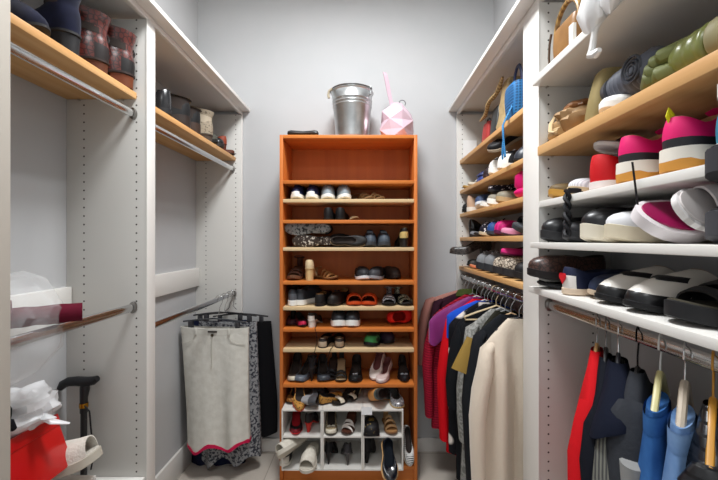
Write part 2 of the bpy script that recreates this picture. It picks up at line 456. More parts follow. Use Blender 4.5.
        if p.get('tab'):
            q = top(0, 1); M().tube([q+Vector((.006, 0, -.02)), q+Vector((-.004, 0, .004)), q+Vector((-.002, 0, .018)), q+Vector((.008, 0, .004))], .005, 6, flat=.4).build('pull_tab', mat(p['tab'], .6), uo)
        if p.get('bow'):
            c = surf(1, 1, .93)+Vector((.004, 0, .004)); b = M()
            for s in (-1, 1): b.tube([c, c+Vector((.003, s*.009, .006)), c+Vector((0, s*.018, .002)), c+Vector((-.002, s*.008, -.001))], [.002, .004, .005, .002], 6)
            b.build('bow', mat(p['bow'], .4), uo)
        if p.get('band'):
            b = M(); rs = []
            for j, v in enumerate((.62, .66, .72, .76)):
                rs.append([surf(.985 - .26*abs(i-7)/7*(1), (1 if i >= 7 else -1), v) + Vector((0, 0, .0035 if j in (1, 2) else .0006)) for i in range(15)])
            b.loft(rs, closed=False); b.build('strap', mat(p['band'], .45), t)
        if p.get('buckle'):
            c = surf(1, 1, .75)+Vector((0, 0, .004)); b = M()
            b.tube([c+Vector((.005, s1, 0)) if a else c+Vector((-.006, s1, .004)) for s1, a in ((-.014, 1), (.014, 1), (.014, 0), (-.014, 0))], .0022, 6, closed=True)
            b.build('buckle', mat(p['buckle'], .25, 1), uo)
    t['_z'] = pos[2]
    settle(t, pos[2]); del t['_z']
    return t

# patterned shoe materials
leo = mat('#b9853f', .6, pat='leopard', hex2='#2a1a10', sc=90, thr=.34)
leo_red = mat('#a8743c', .6, pat='leopard', hex2='#2a1510', sc=110, thr=.42)
snake = mat('#b5aea2', .45, pat='snake', hex2='#3c3834', sc=110)
snake_dk = mat('#4d332c', .35, pat='snake', hex2='#221917', sc=80)
snake_gold = mat('#b8a584', .45, pat='snake', hex2='#4a4034', sc=120)
mesh_bw = mat('#d9d9d6', .6, pat='check', hex2='#1c1c1c', sc=30, ax='x')
floral_bw = mat('#22202a', .7, pat='floral', hex2='#e8dfe0', sc=75, thr=.36)
floral_g = mat('#1d3a2a', .4, pat='floral', hex2='#5aa06a', sc=45, thr=.4)
glit = mat('#5a5a5e', .35, .6, pat='speckle', hex2='#d6d6da', sc=220)
lug = mat('#8b8a88', .7, pat='speckle', hex2='#3a3a3a', sc=60, thr=.55)
canvas_w = mat('#ddd8cc', .85, pat='noise', hex2='#cfc9bc', sc=60)
suede = mat('#15182e', .9, pat='noise', hex2='#0e1020', sc=25, sheen=.1)
burg = mat('#5d231b', .32, pat='snake', hex2='#2a0f0d', sc=60, coat=.3)

n_ = 0
def BK(sh, u, dy=.135, y0=BY0): return ((u-366)/363*(y0+.02), y0+dy, zz[sh] if isinstance(sh, int) else sh)
# second shelf of the bookcase
for u, lab in ((296, 'navy running shoe with white toe at the left end of the pale second shelf'), (311.2, 'navy running shoe with cream toe beside the grey runners in the bookcase')):
    shoe('sneaker', lab, 'shoe', BK(2, u), -90, up='#1d2347', so='#efece2', cap='#efece2', la='#2d3560', L=.24, W=.08, plat=.025, capq=.96, capj=1, tongue='#1d2347', ct=.085, cs=.06, cb=.075, th=.045)
shoe('sneaker', 'pale grey running shoe with navy stripe, left one of the grey pair', 'shoe', BK(2, 326), -84, up='#8f989f', so='#eeeeea', side='#1c2c3e', la='#c9d0d4', L=.24, W=.084, plat=.024, ct=.085, cs=.065, cb=.075)
shoe('sneaker', 'pale grey running shoe with dark stripe, right one of the grey pair', 'shoe', BK(2, 341.5), -78, up='#8f989f', so='#eeeeea', side='#1c2c3e', la='#c9d0d4', L=.24, W=.084, plat=.024, ct=.085, cs=.065, cb=.075)
shoe('sandal', 'strappy beige flat sandal with tall ankle loop on the pale second shelf', 'sandal', BK(2, 362, .13), -60, kind='sandal', up='#9a7850', so='#7c5c3c', li='#8a6a48', plat=.008, L=.22, W=.07, ankle=.05)
shoe('sandal', 'strappy beige flat sandal at the right end of its pair', 'sandal', BK(2, 372.5, .125), -50, kind='sandal', up='#b79a6d', so='#7c5c3c', li='#8a6a48', plat=.008, L=.2, W=.07, ankle=.05)
# third
shoe('mary_jane', 'black strap shoe turned heel outwards, left of two on the third shelf', 'shoe', BK(3, 328, .12), 90, kind='flat', up='#151314', so='#1b1816', li='#2a2422', cb=.06, cs=.045, L=.225, W=.078, plat=.012, band='#151314')
shoe('mary_jane', 'black strap shoe turned heel outwards, right of two on the third shelf', 'shoe', BK(3, 341, .12), 86, kind='flat', up='#151314', so='#1b1816', li='#2a2422', cb=.06, cs=.045, L=.225, W=.078, plat=.012, band='#151314')
shoe('thong_sandal', 'tiny beige thong sandal right of the black strap shoes', 'sandal', BK(3, 352, .1), -70, kind='sandal', up='#b9a27f', so='#6c5238', li='#a88a62', plat=.006, L=.16, W=.055, ankle=0, straps=[(.7, .012, .022)])
# fourth: boots lying down
shoe('ankle_boot', 'black boot lying with its grey lugged sole towards the room', 'boot', BK(zz[4]+.069, 307, .03), 180, 90, 0, kind='boot', up='#241f1f', so=lug, L=.27, W=.082, plat=.02, Hh=.022, shaft=.17, thr=.36, cb=.06, cs=.06, ct=.07)
shoe('ankle_boot', 'dark snakeskin boot lying under the lug-soled boot', 'boot', BK(4, 313, .04), 184, 90, 0, kind='boot', up=snake_dk, so=mat('#3a312c', .7, pat='speckle', hex2='#c9c0b4', sc=60, thr=.6), L=.25, W=.068, plat=.014, Hh=.02, shaft=.16, cb=.05, cs=.05, ct=.06)
shoe('knee_boot', 'long black boot lying on its side in the middle of the fourth shelf', 'boot', BK(4, 346, .16), 196, 90, 0, kind='boot', up='#17171a', so='#26221f', L=.23, W=.078, shaft=.2)
shoe('ballet_flat', 'black flat lying with its tan sole along the front shelf edge', 'shoe', BK(4, 349, .045), 6, 74, 0, kind='flat', up='#1a1818', so='#a8937a', W=.066, th=.022, cb=.03, cs=.024, L=.22)
for u, lab in ((370, 'left'), (384, 'right')):
    shoe('sneaker', f'black and grey trainer facing out, {lab} one on the fourth shelf', 'shoe', BK(4, u), -88, up='#23272f', so='#3a3d42', la='#6c7884', cap='#4a525c', L=.235, W=.08, plat=.024)
shoe('block_heel', 'black block heel with yellow-beige back at the right of the fourth shelf', 'shoe', BK(4, 403, .12), 96, kind='pump', heel='block', Hh=.05, up='#1c1a19', so='#1c1a19', he='#1f1c1a', L=.22, W=.078, li='#c7ab6c', counter='#c7ab6c', cb=.06)
# fifth
shoe('wedge_sandal', 'brown strapped wedge sandal at the left of the fifth shelf', 'sandal', BK(5, 293), -92, kind='sandal', heel='wedge', Hh=.05, up='#4a2c20', so='#6a4630', li='#5a3a28', plat=.02, L=.225, W=.085, straps=[(.76, .03, .036), (.58, .03, .05)], ankle=.08)
shoe('block_heel', 'metallic beige sandal with tall block heel turned outwards', 'sandal', BK(5, 308, .12), 94, kind='pump', heel='block', Hh=.068, up='#d8c19a', so='#b99766', he='#cfae7c', li='#c9ae86', L=.215, W=.078)
shoe('wedge_sandal', 'tan strappy sandal lying slantwise beside the beige block heel', 'sandal', BK(5, 323.5, .12), -40, kind='sandal', up='#96663a', so='#5f3c22', li='#a87a4c', plat=.012, L=.2, W=.07, straps=[(.74, .016, .03), (.6, .014, .04), (.45, .012, .05)], ankle=.07)
shoe('slip_on', 'black slip-on shoe with white toe rim on the fifth shelf', 'shoe', BK(5, 361.5), -80, kind='mule', up='#1d1d20', so='#d9d9dc', cap='#2c2c30', plat=.02, L=.235, W=.088, cb=.04, cs=.035)
shoe('slip_on', 'black slip-on shoe with grey sole right of the white-rimmed one', 'shoe', BK(5, 378.5), -108, kind='mule', up='#1d1d20', so='#8d8d92', cap='#3c3c40', L=.235, W=.085, cb=.04, cs=.035)
shoe('slip_on', 'small dark brown slip-on furthest right on the fifth shelf', 'shoe', BK(5, 391, .17), -60, kind='mule', up='#2c211d', so='#1c1614', L=.2, W=.075, cb=.04, cs=.035)
# sixth
shoe('sneaker', 'black trainer with white heel sole outwards at the left of the sixth shelf', 'shoe', BK(6, 291.5), 92, up='#2c2e33', so='#e6e4df', counter='#55585e', la='#3a3a3a', L=.235, W=.08, plat=.034)
shoe('sneaker', 'black trainer turned aslant with white heel sole, second on the sixth shelf', 'shoe', BK(6, 307), 60, up='#2c2e33', so='#e6e4df', counter='#45484e', la='#3a3a3a', L=.225, W=.08, plat=.034)
shoe('loafer', 'black shoe with brown lining, left one beside the orange slides', 'shoe', BK(6, 322.5, .12), 78, kind='loafer', up='#191615', so='#201a17', li='#8a6238', L=.23, W=.082)
shoe('loafer', 'black shoe with tan lining and tassel, touching the orange slides', 'shoe', BK(6, 337.5, .12), -112, kind='loafer', up='#1e1a18', so='#201a17', li='#a07a4c', L=.23, W=.08, bow='#2a211c', cb=.06)
for u, lab, r in ((353, 'left', -84), (370.5, 'right', -98)):
    shoe('slide_sandal', f'bright orange slide with open toe, {lab} one of the pair', 'sandal', BK(6, u), r, kind='slide', up='#e2521d', so='#c94a1c', li='#6a2a18', L=.245, W=.094, plat=.018, straps=[(.64, .1, .052)], group='orange slides in the bookcase')
shoe('sandal', 'black and silver buckled sandal, left one at the right of the sixth shelf', 'sandal', BK(6, 390, .12), -94, kind='sandal', heel='wedge', Hh=.03, up='#8f8f92', so='#1c1a1a', li='#26211f', strap=glit, straps=[(.78, .03, .036), (.6, .03, .048)], L=.215, W=.08, ankle=.06)
shoe('sandal', 'black and silver buckled sandal, right one against the bookcase side', 'sandal', BK(6, 404, .12), -74, kind='sandal', heel='wedge', Hh=.03, up='#4b4a40', so='#1c1a1a', li='#26211f', strap=mat('#3a3a34', .4, .4, pat='speckle', hex2='#b7b59a', sc=150), straps=[(.78, .03, .036), (.6, .03, .048)], L=.215, W=.08, ankle=.06)
# seventh
shoe('ballet_flat', 'dark plum flat shoe at the left end of the seventh shelf', 'shoe', BK(7, 288, .15), -80, kind='flat', up='#3a1a24', so='#2a1416', L=.21, W=.074)
shoe('ballet_flat', 'dark flat shoe with raspberry pink toe on the seventh shelf', 'shoe', BK(7, 298, .11), -70, kind='flat', up='#4a1424', cap='#c0294f', so='#2a1416', L=.2, W=.072, toe='p')
shoe('kitten_heel', 'black shoe with white patterned heel outwards on the seventh shelf', 'shoe', BK(7, 313, .12), 82, kind='pump', heel='block', Hh=.04, up='#2b2624', counter='#d8cfc6', so='#d8cfc6', he='#d8cfc6', L=.21, W=.072, cb=.04)
for u, lab, r in ((337, 'left', -84), (352.5, 'right', -92)):
    shoe('sneaker', f'black low sneaker on thick white sole, {lab} one of the pair', 'shoe', BK(7, u, .125), r, up='#2a2c31', so='#ecebe6', la='#1e1e20', L=.24, W=.088, plat=.036, ct=.05, cb=.045, cs=.04, th=.04)
shoe('ballet_flat', 'bright red shoe lying on its side at the right of the seventh shelf', 'shoe', BK(7, 400, .12), 30, 78, 0, kind='flat', up='#d5211c', so='#a5140f', li='#8a1410', L=.17, W=.085)
# eighth
shoe('ballet_flat', 'black beige-lined flat, left one of two in the middle of the eighth shelf', 'shoe', BK(8, 323.5, .12), 86, kind='flat', up='#241d1b', so='#2a211c', li='#b39b80', counter='#b8a48c', L=.22, W=.076)
shoe('ballet_flat', 'black beige-lined flat, right one of two with trailing ribbon', 'shoe', BK(8, 338, .12), 96, kind='flat', up='#2c2421', so='#2a211c', li='#a58a6c', counter='#a08a72', L=.22, W=.076)
shoe('clog', 'green and black floral clog on the right half of the eighth shelf', 'shoe', BK(8, 375, .125), -112, kind='mule', up=floral_g, so='#17151a', cap='#3f8f4f', L=.21, W=.088)
shoe('clog', 'dark purple clog just behind the green floral one', 'shoe', BK(8, 385, .16), -60, kind='mule', up='#2a2034', so='#17151a', L=.18, W=.08)
# ninth: heels
shoe('pump', 'off-white pump with pale rounded toe at the left of the ninth shelf', 'shoe', BK(9, 292, .13), -88, kind='pump', up='#4a4038', cap='#cfc8b4', so='#8a8070', L=.215, W=.08, toe='r', Hh=.06)
bt = [(303, .05, -110, '#5f6670', 'grey-blue satin pump tipped over the edge of the ninth shelf'), (312, .13, 86, '#1f1f24', 'black strappy heel behind the grey satin pump'),
      (321, .06, -80, '#3a3f46', 'charcoal heel leaning on the front of the ninth shelf'), (330, .14, -95, '#1c1c20', 'black heeled shoe in the middle of the ninth shelf'),
      (340, .12, -88, '#2a2826', 'black heel with beige strap edges left of the dark pair')]
for k, (u, dy, r, c, lab) in enumerate(bt):
    if k in (0, 2): shoe('pump', lab, 'shoe', BK(9, u, dy+.07), r, 0, 0, kind='pump', up=c, so='#33363c', Hh=.05, L=.215, W=.078, toe='s', rough=.35)
    else: shoe('heeled_sandal', lab, 'sandal', BK(9, u, dy), r, kind='sandal', heel='stiletto', Hh=.075, plat=.005, up=c, so='#1a1718', li='#3a2f2a' if k != 4 else '#a88f70', L=.205, W=.07, straps=[(.78, .02, .034), (.62, .016, .044)], ankle=.085)
shoe('pump', 'plain black pump with silver buckle right of the strappy heels', 'shoe', BK(9, 355.5, .12), -92, kind='pump', up='#121214', so='#121214', Hh=.05, toe='r', buckle='#b9b9c0', L=.22, W=.082)
shoe('ballet_flat', 'pearly white flat standing on its toe, left of the pink-white pair', 'shoe', BK(9, 379, .13), -112, 0, 38, kind='flat', up='#d3c4bd', cap='#efe9e4', so='#7a5a58', li='#7a4a48', L=.2, W=.076)
shoe('ballet_flat', 'pinkish white flat slumped at the front, right of its pair', 'shoe', BK(9, 385.5, .1), -112, 0, 20, kind='flat', up='#cbb3ae', cap='#e6d6d2', so='#7a5a58', li='#7a4a48', L=.2, W=.076)
shoe('kitten_heel', 'black shoe with silver toe ornament at the right of the ninth shelf', 'shoe', BK(9, 405, .12), -90, kind='pump', up='#17171b', so='#17171b', Hh=.05, bow='#aeb4bc', toe='p', L=.21, W=.074)

# white cubby organizer standing in the bottom of the bookcase -------------
OZ, OY = .101, 2.06
ox0, ox1 = px(278.5, OY), px(403.5, OY)
OH = .345; card = mat('#dcd9d3', .6)
ox0 = max(ox0, BX0+.021)
og = thing('shoe_organizer', 'white six-compartment cardboard shoe organizer in the bottom of the bookcase', 'shoe rack', ((ox0+ox1)/2, 2.2, OZ))
w3 = (ox1-ox0)/3
for i in range(3):
    a, b = ox0+i*w3+.0008, ox0+(i+1)*w3-.0008
    for x in (a, b-.008): M().box(x, x+.008, OY, 2.36, OZ, OZ+OH).build('upright', card, og, og.location)
    for z in (OZ, OZ+.186, OZ+OH-.008): M().box(a+.008, b-.008, OY, 2.36, z, z+.008).build('tray', card, og, og.location)
    M().box(a+.008, b-.008, 2.352, 2.36, OZ+.008, OZ+OH-.008).build('back_card', card, og, og.location)
OT = OZ+OH+.0005; OM = OZ+.1945; OB = OZ+.0085
def OG(u, z, dy=.13): return ((u-366)/363*(OY+.02), OY+dy, z)
shoe('pump', 'leopard print pump on the left end of the white organizer', 'shoe', OG(291.5, OT, .16), -100, kind='pump', heel='stiletto', up=leo_red, so='#1a1210', Hh=.05, toe='r', L=.2, W=.08)
shoe('pump', 'leopard pump with red sole tipping over the organizer front edge', 'shoe', OG(298, OT, .07), -78, 0, 22, kind='pump', heel='block', up=leo, so='#b3241d', Hh=.03, toe='p', L=.19, W=.078)
shoe('pump', 'grey suede block heel lying on top of the white organizer', 'shoe', OG(309.5, OT, .1), 60, 80, 0, kind='pump', heel='block', up='#4a4a4e', so='#8d8d90', he='#9b9b9e', Hh=.05, L=.2, W=.075)
shoe('pump', 'black satin pump lying beside the leopard flat', 'shoe', OG(318, OT, .2), -60, kind='pump', up='#1a191d', so='#222222', Hh=.04, L=.18, W=.07)
shoe('ballet_flat', 'red and gold leopard pointed flat above the middle compartments', 'shoe', OG(329, OT, .1), 30, 14, 0, kind='flat', up=leo, so='#2a1a14', toe='p', L=.15, W=.066)
shoe('heeled_sandal', 'cream and black peep sandal with cone heel on the organizer', 'sandal', OG(343.5, OT, .12), -130, kind='sandal', heel='cone', Hh=.045, up='#d8d0bc', so='#201c18', li='#2a2420', he='#c8b68c', L=.19, W=.07, straps=[(.76, .03, .034)], ankle=.0)
shoe('heeled_sandal', 'second cream and black sandal behind the first on the organizer', 'sandal', OG(353.5, OT, .17), -115, kind='sandal', heel='cone', Hh=.045, up='#d8d0bc', so='#201c18', li='#2a2420', he='#c8b68c', L=.18, W=.066, straps=[(.76, .03, .034)], ankle=.0)
shoe('wedge_shoe', 'black and tan colour-block wedge on the right of the organizer', 'shoe', OG(383, OT, .13), 25, 66, 0, kind='pump', heel='wedge', Hh=.07, plat=.012, up='#2c302f', so='#c88a4a', counter='#55605e', toe='r', L=.19, W=.085)
shoe('evening_shoe', 'silver glitter shoe leaning beside the colour-block wedge', 'shoe', OG(396, OT, .1), -75, 0, 12, kind='flat', up=glit, so='#b89a6a', L=.18, W=.078)
# small white card tag on the organizer
tag(M().box(0, .06, 0, .001, 0, .045).build('paper_card', mat('#eef0f2', .6), None, (-px(361.5, OY), -(OY-.002), -(OT-.028)), smooth=0), 'blank white card tucked on the organizer front above the studded shoe', 'card')
# compartments
shoe('pump', 'black pump with red lining in the upper left compartment', 'shoe', OG(293.5, OM, .1), -80, kind='pump', up='#161316', so='#c8222a', cap='#7c1a24', Hh=.045, toe='p', L=.2, W=.074, li='#a8222a')
shoe('pump', 'black pump seen by its red heel in the upper left compartment', 'shoe', OG(309, OM, .13), 84, kind='pump', heel='cone', up='#1a1618', so='#b92a22', he='#b92a22', Hh=.055, L=.2, W=.07)
shoe('pump', 'snakeskin pump with pale rosette toe in the upper middle compartment', 'shoe', OG(330, OM, .1), -86, kind='pump', up=snake_gold, so='#4a4036', cap='#d9d2c0', bow='#e2dccc', Hh=.05, L=.2, W=.072, toe='r')
shoe('sandal', 'white criss-cross strap sandal in the upper middle compartment', 'sandal', OG(349, OM, .1), -100, kind='sandal', heel='wedge', Hh=.04, up='#d8cfc8', so='#4a2c22', li='#5a3428', L=.2, W=.072, straps=[(.8, .012, .03, .012), (.7, .012, .036, -.012), (.58, .012, .042, .01)], ankle=.06)
shoe('loafer', 'black square-toed shoe with gold studs in the upper right compartment', 'shoe', OG(371, OM, .08), -88, kind='mule', up=mat('#141214', .5, pat='floral', hex2='#c9a95a', sc=52, thr=.2), so='#161416', L=.22, W=.09, toe='s', buckle='#c9a95a')
shoe('sandal', 'beige strappy sandal with looped ties in the upper right compartment', 'sandal', OG(390, OM, .1), -80, kind='sandal', up='#c39a6c', so='#8a6442', li='#b08355', L=.2, W=.072, straps=[(.76, .014, .034), (.6, .012, .05), (.46, .012, .06)], ankle=.07)
shoe('slipper', 'fluffy off-white slipper piled at the left of the lower left compartment', 'slipper', OG(294.5, OB+.07, .02), 238, 50, 0, kind='slide', up=canvas_w, so='#bdb7aa', li='#c9c3b5', L=.22, W=.088, straps=[(.62, .12, .055)])
shoe('slipper', 'off-white belted slipper hanging out of the lower left compartment', 'slipper', OG(310, OB+.02, .03), -95, 0, 12, kind='slide', up=canvas_w, so='#d5cfc2', li='#c9c3b5', L=.22, W=.09, straps=[(.62, .11, .06)])
shoe('sneaker', 'black canvas shoe with white toe at the bottom left of the organizer', 'shoe', OG(285, OB, .11), -94, up='#161618', so='#d8d3c8', cap='#d8d3c8', L=.22, W=.06, plat=.018, th=.034, ct=.05)
shoe('pump', 'black stiletto turned heel outwards in the lower middle compartment', 'shoe', OG(329.5, OB, .13), 84, kind='pump', up='#141316', so='#1c1a1a', Hh=.075, L=.205, W=.07)
shoe('pump', 'dark grey stiletto pump, right one in the lower middle compartment', 'shoe', OG(346, OB, .12), 96, kind='pump', up='#2e2c30', so='#4a4646', Hh=.075, L=.205, W=.07)
shoe('ankle_boot', 'black heeled bootie deep in the lower right compartment', 'boot', OG(369, OB, .14), 80, kind='boot', heel='cone', Hh=.06, up='#121114', so='#161414', L=.2, W=.07, shaft=.15)
shoe('ballet_flat', 'navy patent flat with tan edge spilling out of the lower right compartment', 'shoe', OG(388, OB-.004, -.035), -84, 0, 50, kind='flat', up=mat('#10151f', .2, coat=.6), so='#c49a66', li='#151a22', L=.21, W=.085, welt=.006)
shoe('espadrille', 'black and white patterned espadrille wedged beside the organizer', 'shoe', (px(407.5, 2.14), 2.16, .1), -80, 0, 62, kind='flat', up=mesh_bw, so='#d9cfbc', L=.21, W=.06)
# ribbons hanging from the seventh shelf
def strand(name, label, cat, pts, r, m, flat=.5):
    o = M().tube(pts, r, 6, flat=flat).build(name, m); return tag(o, label, cat)
strand('shoe_lace', 'thin black lace trailing from the seventh shelf down the bookcase front', 'lace', [(px(315, 2.1), 2.16, zz[7]+.003), (px(315, 2.1), 2.12, zz[7]+.003)] + [(px(315+2*math.sin(k*.7), 2.1), 2.097-.001*k, zz[7]+.004-.26*k/9) for k in range(10)], .0018, mat('#1a1818', .7))
strand('ribbon', 'black ribbon hanging in front of the pale eighth shelf', 'ribbon', [(px(332, 2.1), 2.16, zz[8]+.003), (px(332, 2.1), 2.12, zz[8]+.003)] + [(px(331-1.2*k, 2.1), 2.096, zz[8]+.004-.02*k) for k in range(6)], .0022, mat('#201c1a', .7))
# ------------------------------------------------------------ shoes on the right, near bay
def RN(y, z, front=.6, L=.25): return (front+L/2+.006, y, z)
# pine shelf
shoe('sneaker', 'white canvas shoe squeezed beneath the dark grey boot', 'shoe', RN(.94, NG, .605, .23), 180, kind='sneaker', up='#e6e4e0', so='#efeeea', cap='#f1f0ec', L=.23, W=.088, laces=0, plat=.02, ct=.03, cb=.03, cs=.026, th=.02)
# running shoe shelf
shoe('slipper', 'mustard and brown slipper at the far end of the running shoe shelf', 'slipper', RN(1.205, NH, .605, .24), 180, kind='mule', up='#6a5636', so='#b98a3c', L=.24, W=.085, plat=.022, th=.024, ct=.026)
shoe('espadrille', 'white ribbed slipper lying low before the red shoe', 'slipper', RN(1.11, NH, .612, .23), 184, kind='mule', up=mat('#dedde0', .8, pat='stripe', hex2='#c4c3c8', sc=50, ax='y'), so='#c9b28e', L=.23, W=.088, plat=.016, th=.03, ct=.034)
shoe('slip_on', 'bright red slip-on shoe with white sole heel outwards', 'shoe', RN(.985, NH, .608, .24), 0, kind='sneaker', up='#c9141c', so='#e8dcd8', li='#5a1014', L=.24, W=.104, plat=.022, laces=0, cb=.072, cs=.06, ct=.07, th=.05)
shoe('flip_flop', 'white-soled flat sandal laid across the red shoe', 'sandal', (.74, .99, NH+.107), 178, kind='sandal', up='#2a2426', so='#e2ddd9', li='#8a7f78', L=.22, W=.08, plat=.014, ankle=0, straps=[(.66, .03, .03)])
for y, lab in ((.874, 'far'), (.742, 'near')):
    shoe('running_shoe', f'hot pink and black running shoe with gum and white sole, the {lab} one of two' if lab == 'far' else 'hot pink and black running shoe with yellow pull tab, nearer of the two', 'shoe', RN(y, NH, .607, .245), 2, kind='sneaker', up='#e0186c', so='#e9e2d6', fox='#2b2a2e', li='#b9906a', la='#2b2a2e', so2='#d0913f', wave=.0035, L=.245, W=.098, plat=.05, cb=.062, cs=.045, ct=.07, th=.045, tab='#d8d21e' if lab == 'near' else None, welt=.006)
shoe('running_shoe', 'teal blue running shoe with white sole at the right edge', 'shoe', RN(.63, NH, .61, .245), 2, kind='sneaker', up='#2f7f9c', so='#e6e4e2', li='#2a4a58', L=.245, W=.092, plat=.034)
shoe('running_shoe', 'teal blue running shoe stacked on its twin at the right edge', 'shoe', (.72, .62, NH+.105), 8, kind='sneaker', up='#2f7f9c', so='#d9d2cc', li='#2a4a58', L=.24, W=.088, plat=.028)
strand('shoe_lace', 'dark lace dangling from the pink running shoe over the white shelf edge', 'lace', [(.598-.001*k, .815-.004*k, NH+.04-.0165*k) for k in range(9)], .0026, mat('#2a282a', .8))
# loafers shelf
shoe('loafer', 'black shoe with chunky lug sole at the far end of the eye-level shelf', 'shoe', RN(1.212, NI, .58), 182, kind='loafer', up='#161619', so='#2a2a2c', L=.25, W=.088, plat=.03, rough=.35)
shoe('loafer', 'black lug-soled shoe next to the hanging black strap', 'shoe', RN(1.115, NI, .6), 178, kind='loafer', up='#202024', so='#2c2c2f', L=.24, W=.085, plat=.028, th=.03, ct=.035, cb=.04)
shoe('loafer', 'black leather loafer on a cream platform sole, the farther of two', 'shoe', RN(.99, NI, .585), 180, kind='loafer', up='#18181b', so='#d9d1bf', L=.25, W=.092, plat=.042, rough=.35, band='#18181b')
shoe('loafer', 'black loafer with white edge on cream platform, nearer of two', 'shoe', RN(.888, NI, .585), 180, kind='loafer', up='#d9d9dc', so='#cfc4ac', side='#18181b', L=.25, W=.09, plat=.036, th=.034, ct=.04, cb=.05)
shoe('slide_sandal', 'white slide with magenta insole tipped towards the camera', 'sandal', (.71, .785, NI), 176, -42, 0, kind='slide', up='#8d1a4c', so='#e6e0e2', li=mat('#9c1452', .3), L=.25, W=.1, plat=.03, straps=[(.26, .05, .016)], rough=.35, welt=.009)
shoe('flip_flop', 'white ribbed sandal leaning sole outwards against the black platforms', 'sandal', (.70, .708, NI+.02), 182, -62, 0, kind='slide', up='#d6d0d0', so=mat('#e4e1e0', .6, pat='stripe', hex2='#bcb8b6', sc=14, ax='x'), li='#c9c2c0', L=.23, W=.09, plat=.018, straps=[(.66, .05, .04)])
shoe('platform_sandal', 'black chunky platform sandal standing at the right edge of the eye-level shelf', 'sandal', (.715, .614, NI), 180, kind='slide', up='#1c1c1f', so=mat('#47474b', .7), li='#242427', L=.25, W=.1, plat=.046, straps=[(.74, .04, .05), (.5, .04, .06)])
shoe('platform_sandal', 'black chunky platform sandal stacked upside on top of its twin', 'sandal', (.715, .614, NI+.108), 180, kind='slide', up='#1c1c1f', so=mat('#3f3f43', .7), li='#242427', L=.25, W=.1, plat=.046, straps=[(.74, .04, .04), (.5, .04, .045)])
# black braided strap hanging
b = M()
for ph in (0, PI): b.tube([(.596+.006*math.cos(k*.9+ph), 1.075+.008*math.sin(k*.9+ph), NH+.012-.0075*k) for k in range(19)], .006, 6)
b.tube([(.6, 1.075, NH+.012), (.66, 1.08, NH+.012), (.7, 1.06, NH+.012)], .008, 6)
tag(b.build('braided_strap', mat('#17171b', .6)), 'black braided strap hanging from the running shoe shelf', 'strap')
# lowest white shelf
shoe('loafer', 'dark brown snakeskin shoe poking over the far end of the lowest white shelf', 'shoe', (.665, 1.205, NJ+.03), 180, 0, 0, kind='loafer', up=snake_dk, so='#1c1718', L=.25, W=.09, rough=.4, plat=.026)
shoe('sandal', 'flat black sandal under the dark snakeskin shoe', 'sandal', (.69, 1.205, NJ), 178, kind='slide', up='#1d1d20', so='#252528', li='#2a2a2c', L=.23, W=.09, plat=.012, straps=[(.6, .03, .014)])
sh = shoe('slip_on', 'navy slip-on with white heel and red heart turned outwards', 'shoe', RN(1.065, NJ, .572), 2, kind='loafer', up='#1d2440', so='#d8c3ac', counter='#ece7e2', li='#2a2c3c', L=.25, W=.088, cb=.06)
h = M()
hp = [(16*math.sin(a)**3, 13*math.cos(a)-5*math.cos(2*a)-2*math.cos(3*a)-math.cos(4*a)) for a in [2*PI*i/32 for i in range(32)]]
h.loft([[(-.1275-.003*q+.0000*abs(x), -x*.0011*.9, .05+z*.0011) for x, z in hp] for q in (0, 1)], True, True)
h.build('heart_patch', mat('#d0202c', .5), sh)
shoe('slip_on', 'dark navy shoe with pink lining behind the heart-heeled one', 'shoe', RN(.995, NJ, .6), 182, kind='loafer', up='#262d45', so='#c9b49c', li='#b02a55', L=.24, W=.084, plat=.014, cap='#2b3650')
for y, lab in ((.915, 'black and white loafer with two-strap band, farther one of the pair'), (.812, 'black and white loafer with broad black strap, nearer one of the pair')):
    shoe('loafer', lab, 'shoe', RN(y, NJ, .578, .255), 183, kind='loafer', up='#e3ddd5', cap='#141416', capq=.62, capj=2, fox='#141416', so='#1a1a1c', li='#b09a88', L=.262, W=.096, plat=.016, rough=.3, band='#17171a', th=.036, thr=.42, ct=.078, cb=.045, cs=.046)
shoe('sandal', 'black rubber-soled sandal with pale stitched straps at the right edge', 'sandal', RN(.69, NJ, .575, .25), 180, kind='slide', up='#1b1b1d', so='#222224', li='#4a463c', L=.25, W=.105, plat=.034, straps=[(.74, .03, .04), (.56, .05, .055)])
shoe('ballet_flat', 'black flat lying deep on the lowest white shelf behind the loafers', 'shoe', (.79, 1.13, NJ), 100, kind='flat', up='#1a1a1c', so='#222222', L=.16, W=.07)

# ------------------------------------------------------------ right, far bay
def RF(y, z, front=.622, L=.23): return (front+L/2+.004, y, z)
shoe('sandal', 'pale cream sandal at the back wall end of the second pine shelf', 'sandal', RF(2.34, FB, .622, .22), 182, kind='sandal', up='#d8d0bf', so='#b08a4a', li='#c9bda6', L=.22, W=.08, plat=.014, ankle=0, straps=[(.74, .03, .032), (.55, .03, .045)])
shoe('sandal', 'white strapped sandal second from the wall on the second pine shelf', 'sandal', RF(2.22, FB, .622, .22), 178, kind='sandal', up='#e6e2da', so='#d5cdbd', li='#d0c8b8', L=.22, W=.084, plat=.016, ankle=.06)
shoe('sneaker', 'dark red and black shoe next to the blue pouch', 'shoe', RF(1.96, FB, .63), 180, kind='sneaker', up='#2a1a1e', so='#3b2a2c', L=.23, W=.084, plat=.016)
shoe('sneaker', 'black shoe with white rubber toe on the second pine shelf', 'shoe', RF(1.845, FB, .622, .22), 180, kind='sneaker', up='#1c1c20', so='#e8e5df', cap='#e8e5df', L=.22, W=.086, plat=.03, laces=3)
shoe('sneaker', 'black shoe with white rubber toe nearest the divider on the second pine shelf', 'shoe', RF(1.72, FB, .622, .22), 180, kind='sneaker', up='#1c1c20', so='#e8e5df', cap='#e8e5df', L=.22, W=.09, plat=.03, laces=3)
